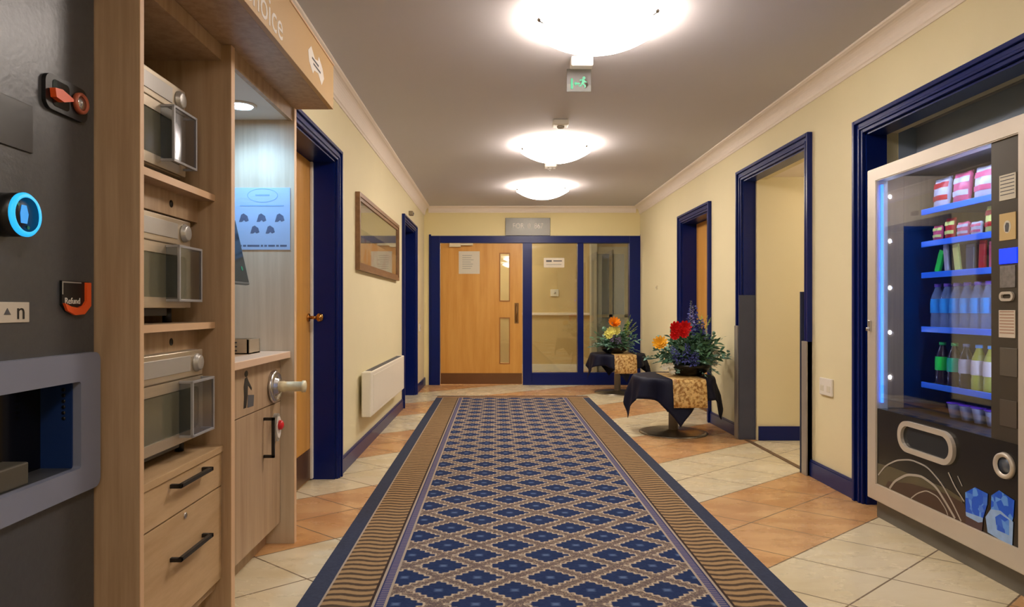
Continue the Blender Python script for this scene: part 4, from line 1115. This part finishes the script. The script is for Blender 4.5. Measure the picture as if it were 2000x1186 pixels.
def pack(loc, w, h, d, m, label, cat='snack packet', name='snack_packet', lean=0.12, group=None, strip=None):
    """pillow bag standing on a shelf, its front to -X"""
    t = thing(name, label, cat, loc, group); n = 8
    tt = new(); A = {}
    for sgn in (-1, 1):
        for i in range(n + 1):
            for j in range(n + 1):
                u, v = i / n, j / n
                bulge = d / 2 * (math.sin(PI * u) ** .5) * (math.sin(PI * v) ** .6)
                wob = .004 * math.sin(9 * u + 3 * v)
                A[sgn, i, j] = tt.verts.new(Vector((sgn * bulge + lean * v * h + d / 2 + wob, (u - .5) * w * (1 - .06 * math.sin(PI * v)), v * h)))
        for i in range(n):
            for j in range(n):
                f = tt.faces.new((A[sgn, i, j], A[sgn, i + 1, j], A[sgn, i + 1, j + 1], A[sgn, i, j + 1])); f.smooth = True
    bmesh.ops.remove_doubles(tt, verts=tt.verts, dist=1e-4)
    bmesh.ops.recalc_face_normals(tt, faces=tt.faces[:])
    b = new(); merge(b, tt, Matrix.Translation(loc)); obj('packet', b, m, t)
    if strip:
        b = new()
        for va, vb in ((.66, .84), (.26, .42)):
            G2 = {}
            for i in range(9):
                for j in range(5):
                    u, v = .07 + .86 * i / 8, va + (vb - va) * j / 4
                    bulge = d / 2 * (math.sin(PI * u) ** .5) * (math.sin(PI * v) ** .6)
                    wob = .004 * math.sin(9 * u + 3 * v)
                    G2[i, j] = b.verts.new(Vector(loc) + Vector((-bulge + lean * v * h + d / 2 + wob - .0016, (u - .5) * w * (1 - .06 * math.sin(PI * v)), v * h)))
            for i in range(8):
                for j in range(4): b.faces.new((G2[i, j], G2[i + 1, j], G2[i + 1, j + 1], G2[i, j + 1])).smooth = True
        obj('printed_band', b, strip, t)
    return t
pack((SX + .01, 3.225, SH[0]), .12, .150, .05, 'packwhite', 'white and red crisp packet, leftmost on the top shelf', strip='packred')
pack((SX + .01, 3.085, SH[0]), .12, .150, .05, 'pink', 'pink crisp packet, second on the top shelf', strip='packwhite')
pack((SX + .01, 2.945, SH[0]), .12, .150, .05, 'packwhite', 'pale crisp packet with pink band, third on the top shelf', strip='pink')
pack((SX + .01, 3.235, SH[1]), .07, .080, .03, 'pink', 'small pink sweet packet at the left of the second shelf', strip='packyel')
pack((SX + .01, 3.150, SH[1]), .07, .105, .03, 'packred', 'small red sweet packet with yellow band on the second shelf', strip='packyel')
pack((SX + .01, 3.060, SH[1]), .08, .075, .03, 'pink', 'low pink and white packet in the middle of the second shelf', strip='packwhite')
pack((SX + .01, 2.975, SH[1]), .07, .065, .03, 'packwhite', 'low white packet on the second shelf', strip='pink')
pack((SX + .01, 2.890, SH[1]), .08, .125, .04, 'packyel', 'tall pale yellow packet at the right of the second shelf', strip='packred')
def bar(loc, w, h, ang, m, label):
    t = thing('chocolate_bar', label, 'chocolate bar', loc)
    mt = Matrix.Translation(loc) @ Matrix.Rotation(ang, 4, 'X'); b = new()
    box(b, 0, .016, -w / 2, w / 2, .004, h - .004, bev=.004, mtx=mt); obj('wrapper', b, m, t)
    b = new(); box(b, .003, .013, -w / 2, w / 2, h - .005, h + .008, mtx=mt); obj('crimped_end', b, m, t)
    return t
bar((SX + .02, 3.24, SH[2] + .002), .032, .105, .35, 'lime', 'green wrapped bar leaning at the left of the third shelf')
bar((SX + .02, 3.165, SH[2] + .002), .026, .125, -.10, 'packwhite', 'slim white wrapped bar on the third shelf')
bar((SX + .02, 3.09, SH[2] + .002), .034, .120, -.16, 'packyel', 'pale yellow wrapped bar on the third shelf')
bar((SX + .02, 3.01, SH[2] + .002), .050, .110, 0, 'vintblue', 'dark blue wrapped bar on the third shelf')
bar((SX + .02, 2.94, SH[2] + .002), .034, .120, .05, 'packred', 'red wrapped bar on the third shelf')
bar((SX + .02, 2.875, SH[2] + .002), .036, .110, 0, 'pink', 'pink wrapped bar at the right of the third shelf')
def pot(loc, label):
    t = thing('yoghurt_pot', label, 'yoghurt pot', loc, 'purple lidded pots at the bottom of the machine')
    b = new(); lathe(b, [(0, 0), (.022, 0), (.032, .062), (.034, .066), (0, .066)], loc, RZ, 20); obj('pot', b, 'potwhite', t)
    b = new(); lathe(b, [(0, .066), (.036, .066), (.036, .070), (0, .071)], loc, RZ, 20); obj('lid', b, 'purple', t)
    return t
p0 = pot((SX + .03, 3.115, .560), 'purple lidded pot on the bottom tray, leftmost of the front row')
dup(p0, (SX + .03, 3.035, .560), 'purple lidded pot on the bottom tray, second of the front row')
dup(p0, (SX + .03, 2.955, .560), 'purple lidded pot on the bottom tray, third of the front row')
dup(p0, (SX + .03, 2.875, .560), 'purple lidded pot on the bottom tray, nearest the dark column')

# ================================================================ TABLES WITH FLOWERS
def cloth_mesh(cx, cy, zt, r, s, rot, th=.003):
    bm = new(); n = 44; V = {}
    for i in range(n + 1):
        for j in range(n + 1):
            a, b_ = (i / n * 2 - 1) * s, (j / n * 2 - 1) * s
            x, y = a * math.cos(rot) - b_ * math.sin(rot), a * math.sin(rot) + b_ * math.cos(rot)
            d = math.hypot(x, y); th_ = math.atan2(y, x)
            if d <= r: z = zt + .004; R = d
            else:
                e = d - r; q = min(e / .03, 1)
                fold = .028 * math.sin(th_ * 7 + 1.1) + .018 * math.sin(th_ * 12 + .4)
                R = r + .010 * q + e * .16 + fold * min(e / .18, 1.0); z = zt + .004 - max(0, e - .006) * .97
            V[i, j] = bm.verts.new((cx + R * math.cos(th_), cy + R * math.sin(th_), z))
    for i in range(n):
        for j in range(n):
            f = bm.faces.new((V[i, j], V[i + 1, j], V[i + 1, j + 1], V[i, j + 1])); f.smooth = True
    return bm
def table(cx, cy, zt, label, clabel, rlabel, s, rot, r=.335):
    t = thing('pedestal_table', label, 'table', (cx, cy, 0), 'low pedestal tables')
    b = new(); lathe(b, [(0, 0), (.29, 0), (.29, .006), (.26, .014), (.07, .022), (.05, .030), (0, .030)], (cx, cy, 0), RZ, 48); obj('base', b, plain('satin steel base', (140, 132, 120), .3, .9), t)
    b = new(); lathe(b, [(.040, .028), (.040, zt - .04), (.085, zt - .03), (.085, zt - .02)], (cx, cy, 0), RZ, 28); obj('column', b, plain('satin steel column', (176, 166, 154), .35, .35), t)
    b = new(); lathe(b, [(0, zt - .022), (r - .004, zt - .022), (r, zt - .016), (r, zt - .004), (r - .004, zt), (0, zt)], (cx, cy, 0), RZ, 48); obj('tabletop', b, 'bronze', t)
    bm = cloth_mesh(cx, cy, zt, r, s, rot)
    c = single('tablecloth', bm, 'cloth', clabel, 'tablecloth', (cx, cy, zt))
    so = c.modifiers.new('thickness', 'SOLIDIFY'); so.thickness = .003; so.offset = 1
    # runner across the top, hanging at the front
    bm = new(); w_ = .135; prof = []
    L = r + .022
    for k in range(9): prof.append((cy + L * .55 - (L * 1.55) * k / 8, zt + .0105))
    prof += [(cy - L - .018, zt + .004), (cy - L - .028, zt - .015), (cy - L - .040, zt - .08), (cy - L - .052, zt - .15), (cy - L - .060, zt - .215)]
    prev = None
    for y, z in prof:
        row = [bm.verts.new((cx + (k / 6 - .5) * 2 * w_ + .03, y + (.006 * math.sin(k * 1.9) if z < zt - .03 else 0), z)) for k in range(7)]
        if prev:
            for k in range(6): bm.faces.new((prev[k], prev[k + 1], row[k + 1], row[k])).smooth = True
        prev = row
    c = single('table_runner', bm, 'brocade', rlabel, 'table runner', (cx, cy, zt))
    so = c.modifiers.new('thickness', 'SOLIDIFY'); so.thickness = .002; so.offset = 1
def leaf(bm, p, d, L, w, droop=.3, seg=4):
    d = Vector(d).normalized(); side = d.cross(RZ)
    if side.length < .1: side = Vector((1, 0, 0))
    side.normalize(); side = (Matrix.Rotation(random.uniform(-.9, .9), 3, d) @ side)
    prev = None
    for k in range(seg + 1):
        u = k / seg; q = Vector(p) + d * L * u - RZ * droop * L * u * u
        ww = w * math.sin(PI * min(.97, .08 + u * .92)) ** .8
        cur = (bm.verts.new(q - side * ww), bm.verts.new(q + side * ww))
        if prev: bm.faces.new((prev[0], prev[1], cur[1], cur[0]))
        prev = cur
def frond(bm, p, d, L, w, droop=.5, n=9):
    d = Vector(d).normalized(); side = d.cross(RZ); side = side.normalized() if side.length > .1 else Vector((1, 0, 0))
    for k in range(1, n):
        u = k / n; q = Vector(p) + d * L * u - RZ * droop * L * u * u
        for s in (-1, 1):
            leaf(bm, q, (d * .8 + side * s + RZ * .1), w * (1 - u * .55), w * .16, .3, 2)
    pts = [Vector(p) + d * L * u - RZ * droop * L * u * u for u in (0, .35, .7, 1)]
    tube(bm, pts, .0018, 4)
def bloom(bm, c, r, d=(0, -.6, .8), layers=3, n=9, cup=.5):
    mt = axis_mtx(c, d)
    for L in range(layers):
        rr = r * (1 - .25 * L); tilt = cup + .30 * L
        for k in range(n):
            a = 2 * PI * (k + .5 * (L % 2)) / n; ca, sa = math.cos(a), math.sin(a)
            rad = Vector((ca, sa, 0)); tg = Vector((-sa, ca, 0)); w0 = rr * 2.1 / n * 2.0
            pts = [(0.05, 0, .3), (.45, .25 * tilt, .9), (.85, .7 * tilt, 1.0), (1.0, .95 * tilt, .45)]
            prev = None
            for u, hh, ww in pts:
                q = rad * rr * u * math.cos(tilt * .6) + RZ * rr * hh
                cur = (bm.verts.new(mt @ (q - tg * w0 * ww * .5)), bm.verts.new(mt @ (q + tg * w0 * ww * .5)))
                if prev: bm.faces.new((prev[0], prev[1], cur[1], cur[0])).smooth = True
                prev = cur
def spike(bm, p, d, L, r, n=46):
    d = Vector(d).normalized()
    for k in range(n):
        u = k / n; a = k * 2.4; rr = r * (1 - .65 * u)
        sd = d.cross(Vector((math.cos(a), math.sin(a), .2))).normalized()
        q = Vector(p) + d * L * u + sd * rr * .6
        for m in range(3): leaf(bm, q, sd + Vector((random.uniform(-.7, .7), random.uniform(-.7, .7), random.uniform(-.3, .6))), rr * .9, rr * .33, .1, 2)
def rnd_dir(elo, ehi, a0=0, a1=360):
    a = math.radians(random.uniform(a0, a1)); e = math.radians(random.uniform(elo, ehi))
    return Vector((math.cos(a) * math.cos(e), math.sin(a) * math.cos(e), math.sin(e)))

# front table
T1 = (1.53, 5.75, .488)
table(*T1, 'low steel pedestal table nearest the camera, under a navy cloth', 'navy cloth with pointed corners on the nearer flower table', 'gold patterned runner hanging over the nearer flower table', .515, math.radians(38))
cx, cy, zt = 1.655, 5.72, T1[2] + .012
def foliage(bm_, c, n, elo, ehi, L0, L1, w, fern=0, a0=0, a1=360):
    for k in range(n):
        d = rnd_dir(elo, ehi, a0, a1); p = Vector(c) + Vector((random.uniform(-.07, .07), random.uniform(-.06, .06), random.uniform(0, .04)))
        L = random.uniform(L0, L1)
        tube(bm_, [p, p + d * L * .5], .0018, 4)
        if fern and random.random() < fern: frond(bm_, p + d * L * .2, d, L * .85, .05, .25)
        else:
            for m in range(5):
                leaf(bm_, p + d * L * (.35 + .13 * m), d + rnd_dir(-30, 60) * .9, random.uniform(.05, .085), w, .3, 3)
t = thing('flower_arrangement', 'large arrangement with red, yellow and blue flowers on the nearer table', 'flower arrangement', (cx, cy, zt))
b = new(); lathe(b, [(0, 0), (.10, 0), (.15, .03), (.185, .075), (.19, .095), (.18, .098), (.16, .07), (0, .06)], (cx, cy, zt), RZ, 36); obj('bowl', b, 'bowl', t)
c0 = (cx, cy, zt + .09)
b = new(); foliage(b, c0, 150, 5, 80, .12, .34, .015, .25); foliage(b, (cx + .03, cy - .02, zt + .2), 100, -20, 80, .08, .24, .013, .2); obj('dark_foliage', b, 'leaf', t)
b = new(); foliage(b, c0, 110, 0, 75, .12, .36, .015, .35)
for k in range(16): frond(b, Vector(c0), rnd_dir(-5, 30, -70, 70), random.uniform(.22, .32), .05, .4)
for k in range(8): frond(b, Vector(c0), rnd_dir(0, 40, 150, 250), random.uniform(.2, .28), .05, .3)
obj('blue_green_foliage', b, 'leaf2', t)
b = new()
for k in range(9): frond(b, Vector(c0) + Vector((.07, 0, .15)), rnd_dir(60, 85, -40, 60), random.uniform(.22, .33), .035, .1)
obj('lime_foliage', b, 'leaf3', t)
for dx, dy, dz, r in ((-.155, -.15, .405, .060), (-.085, -.16, .410, .060), (-.165, -.17, .345, .045), (-.100, -.18, .365, .050)):
    b = new(); c = Vector((cx + dx, cy + dy, zt + dz)); bloom(b, c, r, (random.uniform(-.3, .3), -1, .25), 3, 10, .6); fh = obj('red_flower', b, 'petal_red', t)
    b = new(); tube(b, [Vector(c0), c], .003, 5); obj('stem', b, 'stem', fh)
b = new(); c = Vector((cx - .275, cy - .12, zt + .275)); bloom(b, c, .068, (-.3, -.8, .55), 3, 12, .35); fh = obj('yellow_flower', b, 'petal_yel', t)
b = new(); tube(b, [Vector(c0), Vector((cx - .15, cy - .08, zt + .16)), c], .003, 5); obj('stem', b, 'stem', fh)
for dx, dy, dz, d, L, r in ((.02, -.02, .34, (.06, 0, 1), .26, .062), (.07, -.03, .30, (.12, -.1, 1), .18, .055), (-.06, -.14, .14, (-.1, -.45, .8), .16, .04), (-.12, -.13, .14, (-.5, -.35, .7), .15, .036), (-.01, -.17, .11, (.05, -.5, .8), .13, .038), (.0, -.10, .44, (-.05, 0, 1), .20, .02)):
    b = new(); spike(b, (cx + dx, cy + dy, zt + dz), d, L, r); fh = obj('blue_flower_spike', b, 'petal_blu' if r > .03 else 'petal_lil', t)
    b = new(); tube(b, [Vector(c0), Vector((cx + dx, cy + dy, zt + dz)) + Vector(d).normalized() * L], .0025, 5); obj('stem', b, 'stem', fh)
for dx, dz in ((-.245, .08), (-.19, .045), (.19, .11), (.215, .19), (-.20, .09)):
    b = new(); c = Vector((cx + dx, cy - .16 + (.08 if dx > 0 else 0), zt + dz)); bloom(b, c, .032, (random.uniform(-.3, .3), -1, .3), 2, 7, .5); obj('white_flower', b, 'petal_whi', t)

# back table
T2 = (1.545, 8.48, .495)
table(*T2, 'low steel pedestal table by the glazed screen, under a dark cloth', 'dark navy cloth on the farther flower table by the screen', 'gold runner hanging over the farther flower table', .48, math.radians(50))
cx, cy, zt = 1.50, 8.45, T2[2] + .012
t = thing('flower_arrangement', 'smaller arrangement with orange and lemon flowers on the farther table', 'flower arrangement', (cx, cy, zt))
b = new(); lathe(b, [(0, 0), (.10, 0), (.15, .03), (.175, .075), (.17, .08), (.15, .06), (0, .05)], (cx, cy, zt), RZ, 32); obj('bowl', b, 'bowl', t)
c0 = (cx, cy, zt + .07)
b = new(); foliage(b, c0, 70, 0, 70, .12, .32, .015, .2); obj('dark_foliage', b, 'leaf', t)
b = new(); foliage(b, c0, 40, 0, 60, .12, .34, .015, .3)
for k in range(8): frond(b, Vector(c0), rnd_dir(0, 25, -40, 40), random.uniform(.25, .36), .06, .3)
for k in range(6): frond(b, Vector(c0), rnd_dir(10, 35, 150, 210), random.uniform(.25, .38), .06, .3)
obj('blue_green_foliage', b, 'leaf2', t)
b = new()
for k in range(10): frond(b, Vector(c0) + Vector((.12, 0, .12)), rnd_dir(35, 80, -50, 50), random.uniform(.22, .36), .05, .1)
obj('lime_foliage', b, 'leaf3', t)
b = new(); c = Vector((cx - .03, cy - .15, zt + .37)); bloom(b, c, .085, (0, -.8, .6), 4, 12, .7); fh = obj('orange_flower', b, 'petal_ora', t)
b = new(); tube(b, [Vector(c0), c], .004, 5); obj('stem', b, 'stem', fh)
for dx, dz in ((-.07, .27), (-.01, .28), (-.10, .23)):
    b = new(); c = Vector((cx + dx, cy - .17, zt + dz)); bloom(b, c, .065, (-.2, -.9, .4), 3, 10, .6); fh = obj('lemon_flower', b, 'petal_lem', t)
    b = new(); tube(b, [Vector(c0), c], .004, 5); obj('stem', b, 'stem', fh)
for dx, dz in ((-.04, .17), (.02, .13)):
    b = new(); spike(b, (cx + dx, cy - .15, zt + dz), (random.uniform(-.3, .3), -.5, .8), .10, .04, 24); obj('lilac_flower_spike', b, 'petal_lil', t)
